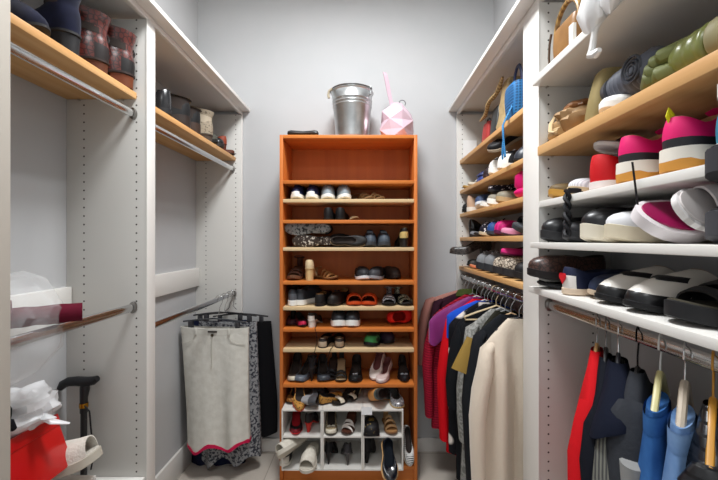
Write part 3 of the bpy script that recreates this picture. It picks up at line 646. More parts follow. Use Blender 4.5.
shoe('ballet_flat', 'black shoe tipped so its beige sole faces the room', 'shoe', (.7, 1.79, FB+.1), 180, -20, 30, kind='flat', up='#1a1a1d', so='#b9a892', L=.2, W=.086, plat=.016)
shoe('ankle_boot', 'dark grey bootie standing by the divider on the second pine shelf', 'boot', RF(1.55, FB, .63), 180, kind='boot', up='#2a2e38', so='#1c1c20', L=.23, W=.09, shaft=.14, rough=.4)
# third
shoe('loafer', 'small black shoe against the end panel on the middle pine shelf', 'shoe', RF(2.355, FC, .622, .2), 180, kind='loafer', up='#1b1c1d', so='#1b1c1d', L=.2, W=.075)
shoe('espadrille', 'blush and white slip-on standing heel up on the middle pine shelf', 'shoe', RF(2.245, FC, .622, .22), 0, kind='loafer', up='#c8a78c', so='#e6e0d6', L=.22, W=.084, plat=.03, cb=.07, cs=.05)
shoe('mule', 'denim blue mule with white rim on the middle pine shelf', 'shoe', RF(2.1, FC, .622, .22), 200, 20, 0, kind='mule', up='#3a4a6a', so='#d8dade', li='#b9c0cc', L=.22, W=.09, th=.05)
shoe('sandal', 'silver white sandal propped beside the denim mule', 'sandal', RF(1.98, FC, .622, .22), 176, kind='slide', up='#c9ccd6', so='#e8e6e0', li='#c0b8ae', L=.22, W=.086, straps=[(.66, .05, .04)])
shoe('espadrille', 'grey slip-on with thick white sole on the middle pine shelf', 'shoe', RF(1.865, FC, .622, .22), 180, kind='mule', up='#8d8678', so='#efece4', L=.22, W=.086, plat=.03, th=.028, ct=.034)
shoe('ballet_flat', 'black flat with white flower print lying across the grey slip-on', 'shoe', (.73, 1.86, FC+.072), 172, kind='flat', up=floral_bw, so='#2a262a', L=.2, W=.084, th=.03)
shoe('espadrille', 'taupe slip-on next to the pink bag on the middle pine shelf', 'shoe', RF(1.74, FC, .622, .22), 180, kind='mule', up='#8a8474', so='#b59a72', L=.22, W=.086, plat=.026, th=.03, ct=.036)
# fourth
shoe('pump', 'black patent pump with heel outwards at the wall end of the fourth pine shelf', 'shoe', RF(2.29, FD, .64, .21), 10, kind='pump', up=mat('#121214', .2, coat=.5), so='#151517', heel='block', Hh=.05, L=.21, W=.08, cb=.055)
shoe('ballet_flat', 'grey pointed flat in front of the black patent pump', 'shoe', RF(2.19, FD, .62, .2), 186, kind='flat', up='#77767a', so='#2a282a', toe='p', L=.2, W=.072, th=.022)
shoe('sandal', 'black sandal with gold bead trim on the fourth pine shelf', 'sandal', RF(2.09, FD, .62, .21), 180, kind='sandal', up='#b59a52', so='#2a2522', li='#3a332c', L=.21, W=.076, ankle=.06)
shoe('sneaker', 'black shoe with white pattern by the blue one', 'shoe', RF(1.99, FD, .62, .22), 176, kind='sneaker', up=floral_bw, so='#c9b79a', L=.22, W=.08, plat=.018, laces=3)
shoe('mule', 'royal blue shoe with grey back on the fourth pine shelf', 'shoe', RF(1.885, FD, .62, .22), 190, kind='loafer', up='#2a4c86', counter='#a8a294', so='#3a3c44', L=.22, W=.088, th=.055)
shoe('loafer', 'hot pink pleated shoe on the fourth pine shelf', 'shoe', RF(1.77, FD, .62, .22), 186, kind='loafer', up=mat('#cf1c78', .6, pat='stripe', hex2='#b01260', sc=18, ax='y'), so='#5a1c40', L=.22, W=.092, th=.055)
shoe('ballet_flat', 'pale pink flat leaning on the hot pink shoe', 'shoe', RF(1.665, FD, .62, .2), 170, 0, 0, kind='flat', up='#d48aa8', so='#4a3038', L=.2, W=.078)
shoe('sandal', 'dark grey flat sandal leaning against the divider', 'sandal', RF(1.56, FD, .62, .22), 186, -25, 0, kind='slide', up='#26282c', so='#3a3d42', li='#55585c', L=.22, W=.09)
# fifth
shoe('pump', 'black snakeskin pump hanging out over the wall end of the lowest pine shelf', 'shoe', (.655, 2.27, FE+.08), 178, 0, 3, kind='pump', heel='block', Hh=.04, th=.045, ct=.04, cs=.05, up=mat('#26211f', .3, pat='snake', hex2='#4a423c', sc=55), so='#3a3430', toe='p', L=.26, W=.09)
shoe('loafer', 'dark grey shoe beneath the overhanging snakeskin pump', 'shoe', RF(2.27, FE, .63, .22), 180, kind='loafer', up='#3a3836', so='#24211f', L=.22, W=.084, th=.034, ct=.034, cb=.034, cs=.03, plat=.014)
shoe('slide_sandal', 'orange flat sandal at the wall end of the lowest pine shelf', 'sandal', RF(2.16, FE, .616, .23), 180, kind='slide', up='#d86a44', so='#e0835c', li='#d8906c', L=.23, W=.09, plat=.014, straps=[(.66, .04, .03)])
for y, lab in ((2.035, 'grey and black trainer facing out, farther one on the lowest pine shelf'), (1.9, 'grey and black trainer facing out, nearer one on the lowest pine shelf')):
    shoe('sneaker', lab, 'shoe', RF(y, FE, .616, .235), 180, kind='sneaker', up='#66676a', so='#2d2f33', cap='#7d7f82', la='#b5b6ba', side='#3a3b3f', L=.235, W=.096, plat=.04, th=.055)
shoe('slip_on', 'animal print slip-on with thick dark sole on the lowest pine shelf', 'shoe', RF(1.765, FE, .616, .24), 180, kind='loafer', up=mat('#c4b6a4', .7, pat='snake', hex2='#4a3f38', sc=70), so='#2b292b', L=.24, W=.1, plat=.036, th=.055)
shoe('slip_on', 'animal print slip-on beside the divider on the lowest pine shelf', 'shoe', RF(1.65, FE, .616, .24), 180, kind='loafer', up=mat('#c4b6a4', .7, pat='snake', hex2='#4a3f38', sc=70), so='#2b292b', L=.24, W=.1, plat=.036, th=.055)
shoe('ballet_flat', 'bright pink flat resting on the animal print slip-ons', 'shoe', (.73, 1.70, FE+.098), 192, kind='flat', up='#d62a7c', so='#7a1848', L=.21, W=.08, th=.028)
shoe('loafer', 'black suede shoe wedged at the divider end of the lowest pine shelf', 'shoe', RF(1.535, FE, .625, .23), 180, kind='loafer', up='#191719', so='#221f20', L=.23, W=.092, plat=.03)

# ------------------------------------------------------------ left shelves
SL1, SL2 = 1.9635, 1.9595
shoe('ankle_boot', 'dark navy suede ankle boot at the left edge, toe pointing out', 'boot', (-.985, .985, SL1), -4, kind='boot', up=suede, so='#1c1a1c', L=.25, W=.08, th=.034, shaft=.2, Hh=.05, heel='block')
shoe('ankle_boot', 'dark navy suede ankle boot right of its twin, beside the brown boots', 'boot', (-.985, 1.075, SL1), 186, kind='boot', up=suede, so='#1c1a1c', L=.25, W=.096, shaft=.2, Hh=.05, heel='block')
shoe('ankle_boot', 'burgundy snakeskin ankle boot, left one behind its twin', 'boot', (-.985, 1.165, SL1), 214, kind='boot', up=burg, counter='#1d1412', so='#2a1a14', he='#55290f', Hh2=0, L=.26, W=.085, shaft=.21, thr=.46, flare=.2, Hh=.036, tab='#1d1412')
shoe('ankle_boot', 'burgundy snakeskin ankle boot with black heel cap beside the divider', 'boot', (-.972, 1.272, SL1), 212, kind='boot', up=burg, counter='#15100f', so='#2a1a14', he='#6a3417', L=.27, W=.09, shaft=.21, thr=.46, flare=.2, Hh=.04, tab='#1d1412')
shoe('clog', 'shiny black leather clog beside the divider on the far left shelf', 'shoe', (-.985, 1.585, SL2), 190, kind='loafer', up=mat('#18181b', .25, coat=.3), so='#201f21', L=.245, W=.095, cb=.085, cs=.06, plat=.026)
shoe('ankle_boot', 'black suede wedge bootie with tan zip on the far left shelf', 'boot', (-.985, 1.735, SL2), 212, kind='boot', up='#111113', so='#2a1e18', L=.26, W=.1, shaft=.15, Hh=.045, heel='wedge', tab='#a08058', thr=.5, flare=.2)
shoe('ankle_boot', 'black suede wedge bootie next to the beige laced boot', 'boot', (-.985, 1.845, SL2), 212, kind='boot', up='#111113', so='#3a281e', L=.26, W=.095, shaft=.14, Hh=.045, heel='wedge', thr=.5, flare=.2)
shoe('ankle_boot', 'beige cut-out lace boot in the middle of the far left shelf', 'boot', (-.985, 2.0, SL2), 205, kind='boot', up=mat('#9c907e', .8, pat='speckle', hex2='#6a5f50', sc=90, thr=.6), so='#4a3f36', li='#b5a894', L=.26, W=.095, shaft=.18, Hh=.03, bow='#d0c6b4', thr=.48, flare=.2)
shoe('loafer', 'dark olive shoe with pale toe trim on the far left shelf', 'shoe', (-.98, 2.09, SL2), 6, kind='loafer', up='#33312a', so='#1d1b19', cap='#4a4a42', L=.24, W=.085)
shoe('loafer', 'black shoe standing by a rust brown one on the far left shelf', 'shoe', (-.98, 2.19, SL2), 2, kind='loafer', up=mat('#1a1a1c', .25), so='#2a2422', L=.24, W=.085, rough=.3)
shoe('pump', 'rust brown heel turned outwards near the end of the far left shelf', 'shoe', (-.99, 2.285, SL2), 182, kind='pump', up='#8a3a22', so='#5a2616', Hh=.05, heel='block', L=.22, W=.078)
shoe('loafer', 'brown flat shoe at the back wall end of the far left shelf', 'shoe', (-.975, 2.37, SL2), 2, kind='flat', up='#5a2f1e', so='#2a1a14', L=.23, W=.072)
# ------------------------------------------------------------ bags and odds and ends
def blob(rx, ry, rz, amp=.1, fq=3, seed=0, nu=24, nv=14, flatb=True, p=2.0, cz=None):
    """a soft closed body standing on z=0"""
    m = M(); rs = []
    for j in range(nv+1):
        a = -PI/2 + PI*j/nv
        c, s_ = abs(math.cos(a))**(2/p), math.copysign(abs(math.sin(a))**(2/p), math.sin(a))
        r = []
        for i in range(nu):
            b = 2*PI*i/nu
            x = math.copysign(abs(math.cos(b))**(2/p), math.cos(b))*c; y = math.copysign(abs(math.sin(b))**(2/p), math.sin(b))*c
            v = Vector((x, y, s_))
            d = 1 + amp*noise.noise(v*fq+Vector((seed, seed*.7, 0)))*2
            q = Vector((x*rx*d, y*ry*d, rz + s_*rz*(d if s_ > 0 or not flatb else 1)))
            r.append(q)
        rs.append(r)
    return m.loft(rs)
def soft_box(sx, sy, sz, taper=1.0, bulge=.0, n=24, p=5, amp=0, seed=0, top=1.0):
    rs = []
    for j in range(9):
        a = j/8; f = (1+(taper-1)*a); bu = 1+bulge*math.sin(PI*a)
        e = 1-.06*(1-math.sin(PI*min(1, max(0, a*1.0)))**.25)
        r = []
        for i in range(n):
            t = 2*PI*i/n
            x = math.copysign(abs(math.cos(t))**(2/p), math.cos(t)); y = math.copysign(abs(math.sin(t))**(2/p), math.sin(t))
            d = 1+amp*noise.noise(Vector((x*2+seed, y*2, a*4)))
            r.append((x*sx/2*f*e*d, y*sy/2*f*bu*e*d*(1+(top-1)*a), a*sz))
        rs.append(r)
    return M().loft(rs, True, True)
def arch(x0, x1, z0, h, y=0, n=14, ax='x'):
    return [((x0+x1)/2+(x1-x0)/2*-math.cos(PI*i/n), y, z0+h*math.sin(PI*i/n)) if ax == 'x' else (y, (x0+x1)/2+(x1-x0)/2*-math.cos(PI*i/n), z0+h*math.sin(PI*i/n)) for i in range(n+1)]

# on top of the bookcase
galv = mat('#d4d6d6', .36, 1, pat='noise', hex2='#b4b7b8', sc=14)
TB = BH+.001
bx, by = -.085, 2.24
t = thing('bucket', 'galvanized metal bucket on top of the bookcase', 'bucket', (bx, by, TB))
pr = [(0, .006), (.092, .006), (.096, 0), (.1, .003), (.102, .02)]
for z in (.2, .218, .236): pr += [(.1+.026*z/.29-.001, z-.004), (.1+.026*z/.29+.0025, z), (.1+.026*z/.29-.001, z+.004)]
pr += [(.126, .285), (.131, .288), (.132, .293), (.129, .297), (.125, .293), (.1, .02), (0, .012)]
M().lathe(pr, 48).build('pail', galv, t, smooth=50)
for s in (-1, 1):
    M().box(-.012, .012, s*.128-.004, s*.128+.004, .262, .312).build('ear', galv, t, bevel=.003, xf=Matrix.Rotation(R(64), 4, 'Z'))
M().tube([(.13*math.cos(a)*1.03, .13*math.sin(a)*1.03, .298) for a in [R(154)+PI*k/24 for k in range(25)]], .0035, 8).build('bail_handle', mat('#7d7f80', .3, 1), t)
M().tube([(-.118, -.062, .296), (-.137, -.055, .285), (-.143, -.05, .265), (-.138, -.05, .245)], .008, 8).build('handle_grip', mat('#a89c86', .5), t)
pinkp = mat('#e3c6d3', .25, .3); 
bg = thing('faceted_bag', 'pearly pink faceted geometric handbag with upright strap on the bookcase', 'handbag', (.19, 2.235, TB), (0, 0, R(8)))
bg.scale = (1.09, 1.0, 1.02)
rs = []; zs = [0, .055, .112, .168, .222]; rad = [.08, .104, .1, .09, .03]; ng = 8
m = M()
for j in range(5):
    rs.append([(rad[j]*(1 if (i+j) % 2 else .8)*math.cos(2*PI*i/ng+.2), .82*rad[j]*(1 if (i+j) % 2 else .8)*math.sin(2*PI*i/ng+.2), zs[j]) for i in range(ng)])
vs = [q for r in rs for q in r] + [(0, 0, .232), (0, 0, 0)]; fs = []
for j in range(4):
    for i in range(ng):
        a, b = j*ng+i, j*ng+(i+1) % ng; c, d = b+ng, a+ng
        fs += [(a, b, c), (a, c, d)] if (i+j) % 2 else [(a, b, d), (b, c, d)]
for i in range(ng): fs += [(4*ng+i, 4*ng+(i+1) % ng, 5*ng), ((i+1) % ng, i, 5*ng+1)]
m.add(vs, fs).build('body', pinkp, bg, smooth=0)
def band(path, wd, th, axis=Vector((0, 1, 0))):
    """flat strap along a path; axis is the direction of its width"""
    P = [Vector(q) for q in path]; rr = []
    for i, q in enumerate(P):
        tg = (P[min(i+1, len(P)-1)]-P[max(i-1, 0)]).normalized(); n = tg.cross(axis).normalized()
        rr.append([q+axis*wd/2+n*th/2, q+axis*wd/2-n*th/2, q-axis*wd/2-n*th/2, q-axis*wd/2+n*th/2])
    return M().loft(rr, True, True)
band([(-.03, -.01, .2), (-.042, -.01, .26), (-.053, -.012, .32), (-.066, -.012, .385), (-.072, -.006, .405), (-.07, .006, .41), (-.064, .012, .395), (-.05, .012, .32), (-.035, .012, .25), (-.02, .01, .21)], .026, .004, Vector((.85, .5, .16)).normalized()).build('strap', pinkp, bg, smooth=60)
M().tube([(.03+.018*math.cos(a), -.01, .225+.018*math.sin(a)) for a in [R(-40)+R(250)*k/16 for k in range(17)]], .0025, 6).build('ring', mat('#8a8a8c', .3, 1), bg)
c = thing('glasses_case', 'black folded glasses case at the left end of the bookcase top', 'case', (px(303, 2.145), 2.15, TB))
M().loft([[(x, .028*rr*math.cos(2*PI*i/14), .019+.019*rr*math.sin(2*PI*i/14)) for i in range(14)] for x, rr in ((-.092, .3), (-.088, .75), (-.07, 1), (-.04, .88), (0, .72), (.04, .85), (.07, 1), (.086, .8), (.091, .3))], True, True).build('shell', mat('#1b1a1b', .4), c)
M().tube([(-.07, -.0275, .02), (0, -.0215, .016), (.07, -.0275, .02)], .0018, 5).build('seam', mat('#4a4846', .5), c)

def handbag(name, label, loc, rz, size, color, handle=None, hcol='#222222', hh=.06, flap=None, taper=.9, bulge=.15, strapw=.01, cat='handbag', amp=.0, clasp=None):
    sx, sy, sz = size
    t = thing(name, label, cat, loc, (0, 0, R(rz)))
    cm = color if not isinstance(color, str) else mat(color, .5)
    soft_box(sx, sy, sz, taper, bulge, amp=amp, seed=sx*50, top=.7).build('body', cm, t, smooth=50)
    if handle: M().tube(arch(-sx*.3, sx*.3, sz-.01, hh), .0055, 8).build('handle', mat(hcol, .5), t)
    if flap:
        soft_box(sx*1.02, sy*1.06, sz*.4, taper, bulge*.3, top=.8).build('flap', mat(flap, .45), t, smooth=50, xf=Matrix.Translation((0, 0, sz*.62)))
    if clasp: M().box(-.012, .012, -sy*.6, -sy*.45, sz*.5, sz*.62).build('clasp', mat(clasp, .3, 1), t, bevel=.002)
    return t
ZA = FA+.001
handbag('handbag', 'small red handbag with black handle on the top pine shelf of the far bay', (.70, 2.07, ZA), 90, (.11, .06, .14), '#a8302c', 1, '#1c1818', .035, clasp='#2a2422')
handbag('handbag', 'black upright bag between the red handbag and the beige one', (.71, 1.91, ZA), 90, (.1, .1, .17), mat('#222323', .4), None, bulge=.1)
bgb = handbag('tote_bag', 'beige slouchy bag with gold knotted trim beside the blue woven tote', (.72, 1.76, ZA), 90, (.11, .15, .25), mat('#b9a27a', .7, pat='noise', hex2='#a08860', sc=30), None, bulge=.05, taper=.8, amp=.25)
strand('scarf', 'twisted tan scarf lying over the tops of the black and beige bags', 'scarf', [(.655+.006*math.sin(k), 2.08-.035*k, 2.085+.01*k+.006*math.cos(k*1.4)) for k in range(11)], [.006, .01, .012, .01, .013, .011, .014, .011, .013, .01, .006], mat('#8d744f', .8, pat='stripe', hex2='#c2a97c', sc=18, ax='y'), .8)
weave = mat('#2b6fa8', .55, pat='check', hex2='#17456f', sc=26, ax='y', bump=.8)
tb = thing('woven_tote', 'bright blue woven tote with navy handle on the top pine shelf', 'handbag', (.73, 1.6, ZA), (0, 0, R(90)))
soft_box(.13, .19, .155, 1.1, .05, top=1).build('body', weave, tb, smooth=50)
M().tube(arch(-.045, .045, .14, .1, y=.06), .01, 8, flat=.5).build('handle', mat('#1c2444', .5), tb)
M().tube(arch(-.045, .045, .14, .09, y=-.05), .01, 8, flat=.5).build('handle', mat('#1c2444', .5), tb)
m = M(); bl = mat('#3a86bd', .6, pat='check', hex2='#1f5a8c', sc=40, ax='y')
m.tube([(-.03, .086, .1), (-.03, .1, .05), (-.03, .122, .006), (-.03, .138, -.03), (-.03, .136, -.08), (-.034, .134, -.13), (-.045, .134, -.17)], .009, 8, flat=.4)
m.tube([(-.03, .137, -.1), (-.022, .137, -.14), (-.018, .135, -.175)], .008, 8, flat=.4).build('strap', bl, tb)
handbag('pouch', 'white fabric bag squeezed between the blue tote and the divider', (.72, 1.455, ZA), 90, (.09, .15, .17), mat('#dedbd6', .8), None, amp=.2)
tag(M().box(-.045, .045, 0, .002, 0, .13).build('paper_card', mat('#e9ebec', .6), None, (-.685, -2.39, -ZA), smooth=0), 'white paper card standing against the end panel on the handbag shelf', 'card')
handbag('pouch', 'blue and purple pouch on the second pine shelf', (.70, 2.08, FB+.001), 90, (.1, .12, .06), mat('#2f3f86', .4), None, flap='#27305e', cat='pouch')
pk = mat('#d6186c', .45)
t = thing('bucket_bag', 'shiny hot pink round bag beside the divider on the middle pine shelf', 'handbag', (.70, 1.535, FC+.001), (0, 0, 0))
blob(.07, .07, .028, .02, 2, 3).build('base_roll', pk, t)
M().lathe([(0, .03), (.05, .03), (.068, .06), (.066, .1), (.05, .116), (0, .118)], 24).build('body', pk, t)
# near bay, top white shelf and pine shelf
ZF = NF+.001
t = thing('handbag', 'brown box handbag with arched bamboo handle on the highest white shelf', 'handbag', (.655, 1.1, ZF), (0, 0, R(90)))
soft_box(.13, .12, .1, 1, .04, p=8).build('body', mat('#7a5228', .45, pat='noise', hex2='#946a38', sc=20), t, smooth=40)
M().box(-.067, -.045, .056, .066, .0, .06).build('paper_tag', mat('#e8e4dc', .6), t, bevel=.001)
M().tube(arch(-.066, .066, .085, .075, y=.045, n=18), .0075, 8).build('handle', mat('#a9854a', .35, pat='stripe', hex2='#7d5a2a', sc=20, ax='x'), t)
M().tube([(.066, .06, .1), (.073, .062, .07), (.073, .064, .03), (.07, .064, .003)], .004, 6).build('strap', mat('#4a3420', .5), t)
film = film_mat('thin_white_plastic', '#f4f4f4', .82, .3)
clear = film_mat('clear_plastic_film', '#f2f4f5', .2, .08)
def crumple(bm_, amp, fq, seed):
    bm_.v = [tuple(Vector(q) + noise.noise_vector(Vector(q)*fq+Vector((seed, 0, 0)))*amp + noise.noise_vector(Vector(q)*fq*2.7+Vector((seed, 3, 0)))*amp*.45) for q in bm_.v]
    return bm_
t = thing('plastic_bag', 'white plastic bag with tied tail hanging off the highest white shelf', 'plastic bag', (.66, .85, ZF))
def pouch(path, rad, n=28, seed=0, amp=.012, fq=26, flat=.75):
    m = M().tube(path, rad, n, flat=flat); return crumple(m, amp, fq, seed)
blob(.09, .14, .07, .12, 3, 4, 36, 22).build('bulk', film, t)
pouch([(-.02, .02, .12), (-.07, .02, .105), (-.1, .03, .06), (-.105, .045, 0), (-.1, .05, -.03), (-.098, .052, -.045)], [.02, .05, .062, .058, .04, .012], seed=2, flat=.4).build('drape', film, t)
pouch([(-.02, -.06, .12), (-.07, -.06, .1), (-.1, -.05, .06), (-.106, -.035, .01), (-.102, -.02, -.02), (-.1, -.01, -.035)], [.02, .05, .066, .056, .04, .01], seed=9, flat=.4).build('drape', film, t)
M().tube([(-.1, .02, -.02), (-.103, .035, -.055), (-.102, .045, -.085), (-.1, .05, -.1), (-.1, .035, -.106), (-.1, .02, -.104)], [.01, .007, .008, .013, .011, .006], 8).build('tail', mat('#e9e8e6', .4), t)
M().tube([(-.05, -.13, .05), (-.1, -.14, .03), (-.1, -.145, -.02)], [.02, .016, .006], 8).build('tail', mat('#e9e8e6', .4), t)
ZG = NG+.001
tan = mat('#a8875f', .5, pat='noise', hex2='#8f6e48', sc=22)
t = thing('slouch_bag', 'soft tan leather bag with pale shoulder strap at the far end of the pine shelf', 'handbag', (.71, 1.165, ZG), (0, 0, R(78)))
blob(.08, .095, .05, .14, 2.4, 11, 30, 18, p=2.6).build('body', tan, t)
blob(.05, .05, .02, .1, 3, 5).build('flap', mat('#8a5a30', .4), t, xf=Matrix.Translation((-.01, .02, .078)))
M().tube([(.06, .03, .07), (.075, .075, .1), (.03, .1, .06), (-.01, .112, .025), (-.05, .108, .012)], .0065, 8, flat=.5).build('strap', mat('#cdb48c', .5), t)
M().tube([(-.03, .085, .02), (.03, .09, .03), (.09, .08, .03)], [.014, .018, .014], 8).build('rolled_edge', mat('#b39870', .6), t)
handbag('folded_bag', 'khaki beige upright folded bag between the tan bag and grey boot', (.70, 1.015, ZG), 84, (.07, .16, .145), mat('#9c8c62', .7, pat='noise', hex2='#877850', sc=12), None, taper=.9, bulge=.03)

gb = thing('boot', 'dark grey ribbed boot lying on the white shoe, toe away from the camera', 'boot', (.675, .895, ZG+.03))
def ribtube(y0, y1, r0, r1, n, amp, x=0, z=.045, dz=0, flat=1, N=34):
    return M().tube([(x, y0+(y1-y0)*k/N, z+dz*k/N) for k in range(N+1)], [(r0+(r1-r0)*k/N)*(min(1, .45+.55*math.sin(PI*min(.5, min(k, N-k)/N*3))))+amp*math.sin(2*PI*n*k/N) for k in range(N+1)], 22, flat=flat)
ribtube(.085, -.085, .04, .046, 11, .0022).build('shaft', mat('#565963', .6), gb, smooth=60)
ribtube(.13, .07, .03, .041, 0, 0).build('foot', mat('#3c3e46', .35), gb)
for rr in (.03, .02, .011): M().tube([(-.043-.004*math.cos(a)*0, -.03+rr*math.cos(a), .05+rr*math.sin(a)) for a in [2*PI*k/24 for k in range(24)]], .0035, 6, closed=True).build('ring_emblem', mat('#33353c', .5), gb)
ob = thing('boot', 'olive green boot with wrinkled knotted ankle lying along the near pine shelf', 'boot', (.672, .735, ZG))
olv = mat('#6f7440', .5, pat='noise', hex2='#5c6134', sc=20)
w_ = M()
for k, (y, z, r) in enumerate(((.075, .03, .03), (.06, .06, .026), (.045, .028, .03), (.04, .065, .026), (.07, .045, .03))):
    w_.tube([(-.03, y+.02, z-.008), (-.038, y, z), (-.02, y-.025, z+.006), (.03, y-.03, z)], [r*.45, r*.7, r*.7, r*.5], 10)
w_.build('wrinkled_ankle', olv, ob)
ribtube(.1, .02, .03, .042, 2, .004, z=.043).build('foot', olv, ob)
ribtube(.035, -.065, .044, .046, 4, .0013, z=.047).build('shaft', mat('#757b3e', .35, coat=.2), ob, smooth=60)
kb = thing('boot', 'khaki tan boot lying beyond the olive one at the right end of the pine shelf', 'boot', (.672, .61, ZG))
kk = mat('#8b8360', .55)
ribtube(.075, -.0, .046, .046, 2, .001, z=.047).build('shaft', kk, kb, smooth=60)
ribtube(.01, -.1, .046, .04, 0, 0, z=.049, dz=.012).build('foot', mat('#7f7a52', .45), kb, smooth=60)
M().tube([(-.03, .03, .075), (-.035, -.03, .085), (-.03, -.08, .088)], .004, 6).build('seam_strap', mat('#6a6440', .5), kb)
nb = shoe('ankle_boot', 'dark navy boot standing at the right edge behind the khaki one', 'boot', (.79, .56, ZG), 180, kind='boot', up='#1d2346', so='#d9d7d2', L=.12, W=.07, shaft=.13)
# ------------------------------------------------------------ hangers and clothes
def hanger(label, x, y, rz, zrod, col, hw=.2, tip=-.165, neck=-.085, r=.0045, kind='wire', hookcol=None, bar=True):
    t = thing('clothes_hanger', label, 'hanger', (x, y, zrod), (0, 0, R(rz)))
    hk = M().tube([(-.0215*math.cos(a), 0, .0+.0215*math.sin(a)) for a in [R(-25)+R(205)*k/14 for k in range(15)]][::1] + [(.0195, 0, -.015), (.008, 0, -.032), (0, 0, -.048), (0, 0, neck)], .0019, 6)
    hk.build('hook', mat(hookcol or '#b5b5b3', .25, 1) if kind != 'plastic' else mat(hookcol or col, .4), t)
    m = M(); pts = [(-hw, 0, tip), (-hw*.6, 0, tip*.55+neck*.45-.0), (-.02, 0, neck-.004), (0, 0, neck+.004), (.02, 0, neck-.004), (hw*.6, 0, tip*.55+neck*.45), (hw, 0, tip)]
    if bar: pts = pts + [(hw*.97, 0, tip-.014), (0, 0, tip-.014), (-hw*.97, 0, tip-.014), (-hw, 0, tip)]
    m.tube(pts, r, 8, flat=1 if kind == 'wire' else .7)
    m.build('shoulder_bar', mat(col, .4) if isinstance(col, str) else col, t)
    return t
def garment(name, label, cat, x, y, rz, zrod, col, hw=.2, neck=-.08, drop=.085, length=.8, d=.045, flare=1.0, fold=.17, nf=5, sleeve=None, seed=0, ruffle=0, collar=None, hem=None, hood=None, sl_len=.5, panel=None, neckw=.045, skew=0, right=1.0, rough=.85, cuff=None):
    cm = col if not isinstance(col, str) else mat(col, rough, pat=None, bump=.15)
    t = thing(name, label, cat, (x, y, zrod), (0, 0, R(rz)))
    ns = 56; hs = [0] + [drop*q for q in (.06, .14, .25, .38, .52, .66, .8, .92, 1)] + [drop+.03, drop+.08] + [drop+.08+(length-drop-.08)*k/9 for k in range(1, 10)]
    rg = random.Random(seed); p1, p2, p3 = [rg.uniform(0, 6.28) for _ in range(3)]
    rs = []
    for h in hs:
        a = min(1, h/drop); wdt = neckw + (hw-neckw)*(1-(1-a)**1.45) if h <= drop else hw*(1+(flare-1)*(h-drop)/(length-drop))
        dp = .014+(d-.014)*min(1, h/(drop+.06))
        A = fold*min(1, max(0, h-.03)/.25); r = []
        for i in range(ns):
            th = 2*PI*i/ns
            cx, cy = math.cos(th), math.sin(th)
            x_ = math.copysign(abs(cx)**.8, cx)*wdt*(right if cx > 0 else 1); 
            y_ = math.copysign(abs(cy)**.7, cy)*dp
            wv = math.sin(nf*x_/hw*1.7+p1+h*1.3)*.6+math.sin(nf*1.9*x_/hw+p2-h*2)*.4
            y_ += wv*A*.16*(abs(cy)**.3) + .35*A*dp*math.sin(9*th+p3)
            z_ = neck-h + (ruffle*math.sin(nf*2*x_/hw+p1) if h > length-.04 else 0)
            r.append((x_+skew*max(0, h-drop), y_, z_))
        rs.append(r)
    cape = []
    for k in range(10):
        h = .18*k/9; a = min(1, h/drop); wd = neckw*1.15+(hw*1.05-neckw)*(1-(1-a)**1.45); dp = .02+(d*1.25-.01)*min(1, h/(drop+.02)); r = []
        for i in range(ns):
            th = 2*PI*i/ns; cx, cy = math.cos(th), math.sin(th)
            x_ = math.copysign(abs(cx)**.85, cx)*wd; y_ = math.copysign(abs(cy)**.75, cy)*dp + .006*math.sin(x_*40+h*9)*min(1, h*8)
            r.append((x_, y_, neck+.004-h*(1-.35*max(0, -cx)+.1*math.sin(3*th))))
        cape.append(r)
    m = M(); m.loft(rs)
    c = rs[-1]; m.loft([c, [(q[0]*.97, q[1]*.9, q[2]+.012) for q in c]])
    m.build('body', cm, t, smooth=70)
    if hem:
        m = M(); a, b = rs[-2], rs[-1]
        hh = hem[1]; lo = [(q[0]*1.01, q[1]*1.03, q[2]-.002) for q in b]; up_ = [(q[0]*1.01, q[1]*1.03, q[2]+hh) for q in b]
        m.loft([[(q[0]*.97, q[1]*.94, q[2]) for q in lo], lo, up_, [(q[0]*.97, q[1]*.94, q[2]) for q in up_]]); m.build('hem_trim', mat(hem[0], .8), t, smooth=70)
    if sleeve:
        sm = cm if sleeve is True else (mat(sleeve, .85, bump=.15) if isinstance(sleeve, str) else sleeve)
        for s in (-1, 1):
            k = s*hw*(right if s > 0 else 1)
            z0 = neck-drop
            if s > 0 and right < .95: off = .0
            else: off = .03
            P = [(k*.72, 0, z0+drop*.36), (k*.86, -.002, z0+drop*.12), (k*.94, -.006, z0-.06), (k*.96+s*off*.6, -.01, z0-.15), (k*.97+s*off, -.014, z0-.26), (k*.97+s*off*.9, -.014, z0-.38), (k*.97+s*off*.6, -.012, z0-sl_len)]
            m = M().tube(P, [.022, .04, .05, .05, .048, .044, .038], 18, flat=.62)
            m.v = [(q[0]+.004*math.sin(q[2]*60+seed), q[1]+.004*math.sin(q[2]*47+q[0]*30+seed), q[2]) for q in m.v]
            so_ = m.build('sleeve', sm, t, smooth=70)
            if cuff: M().tube([Vector(P[-1])+Vector((0, 0, q)) for q in (.03, .026, -.012, -.016)], [.036, .043, .042, .036], 18, flat=.66).build('cuff', mat(cuff, .9), so_)
    if collar:
        m = M(); rr = []
        for j, (f, z) in enumerate(((1.0, -.02), (1.12, 0), (1.25, .012), (1.5, -.004), (1.75, -.03))):
            rr.append([(neckw*f*math.cos(2*PI*i/24), .03*f*math.sin(2*PI*i/24), neck+z-.012*math.sin(2*PI*i/24)) for i in range(24)])
        m.loft(rr).build('collar', mat(collar, .8) if isinstance(collar, str) else collar, t, smooth=70)
    if hood:
        b_ = cape[-1]; M().loft(cape+[[(q[0]*.95, q[1]*.9, q[2]+.006) for q in b_]]).build('shawl_collar', mat(hood, .9, bump=.2), t, smooth=70)
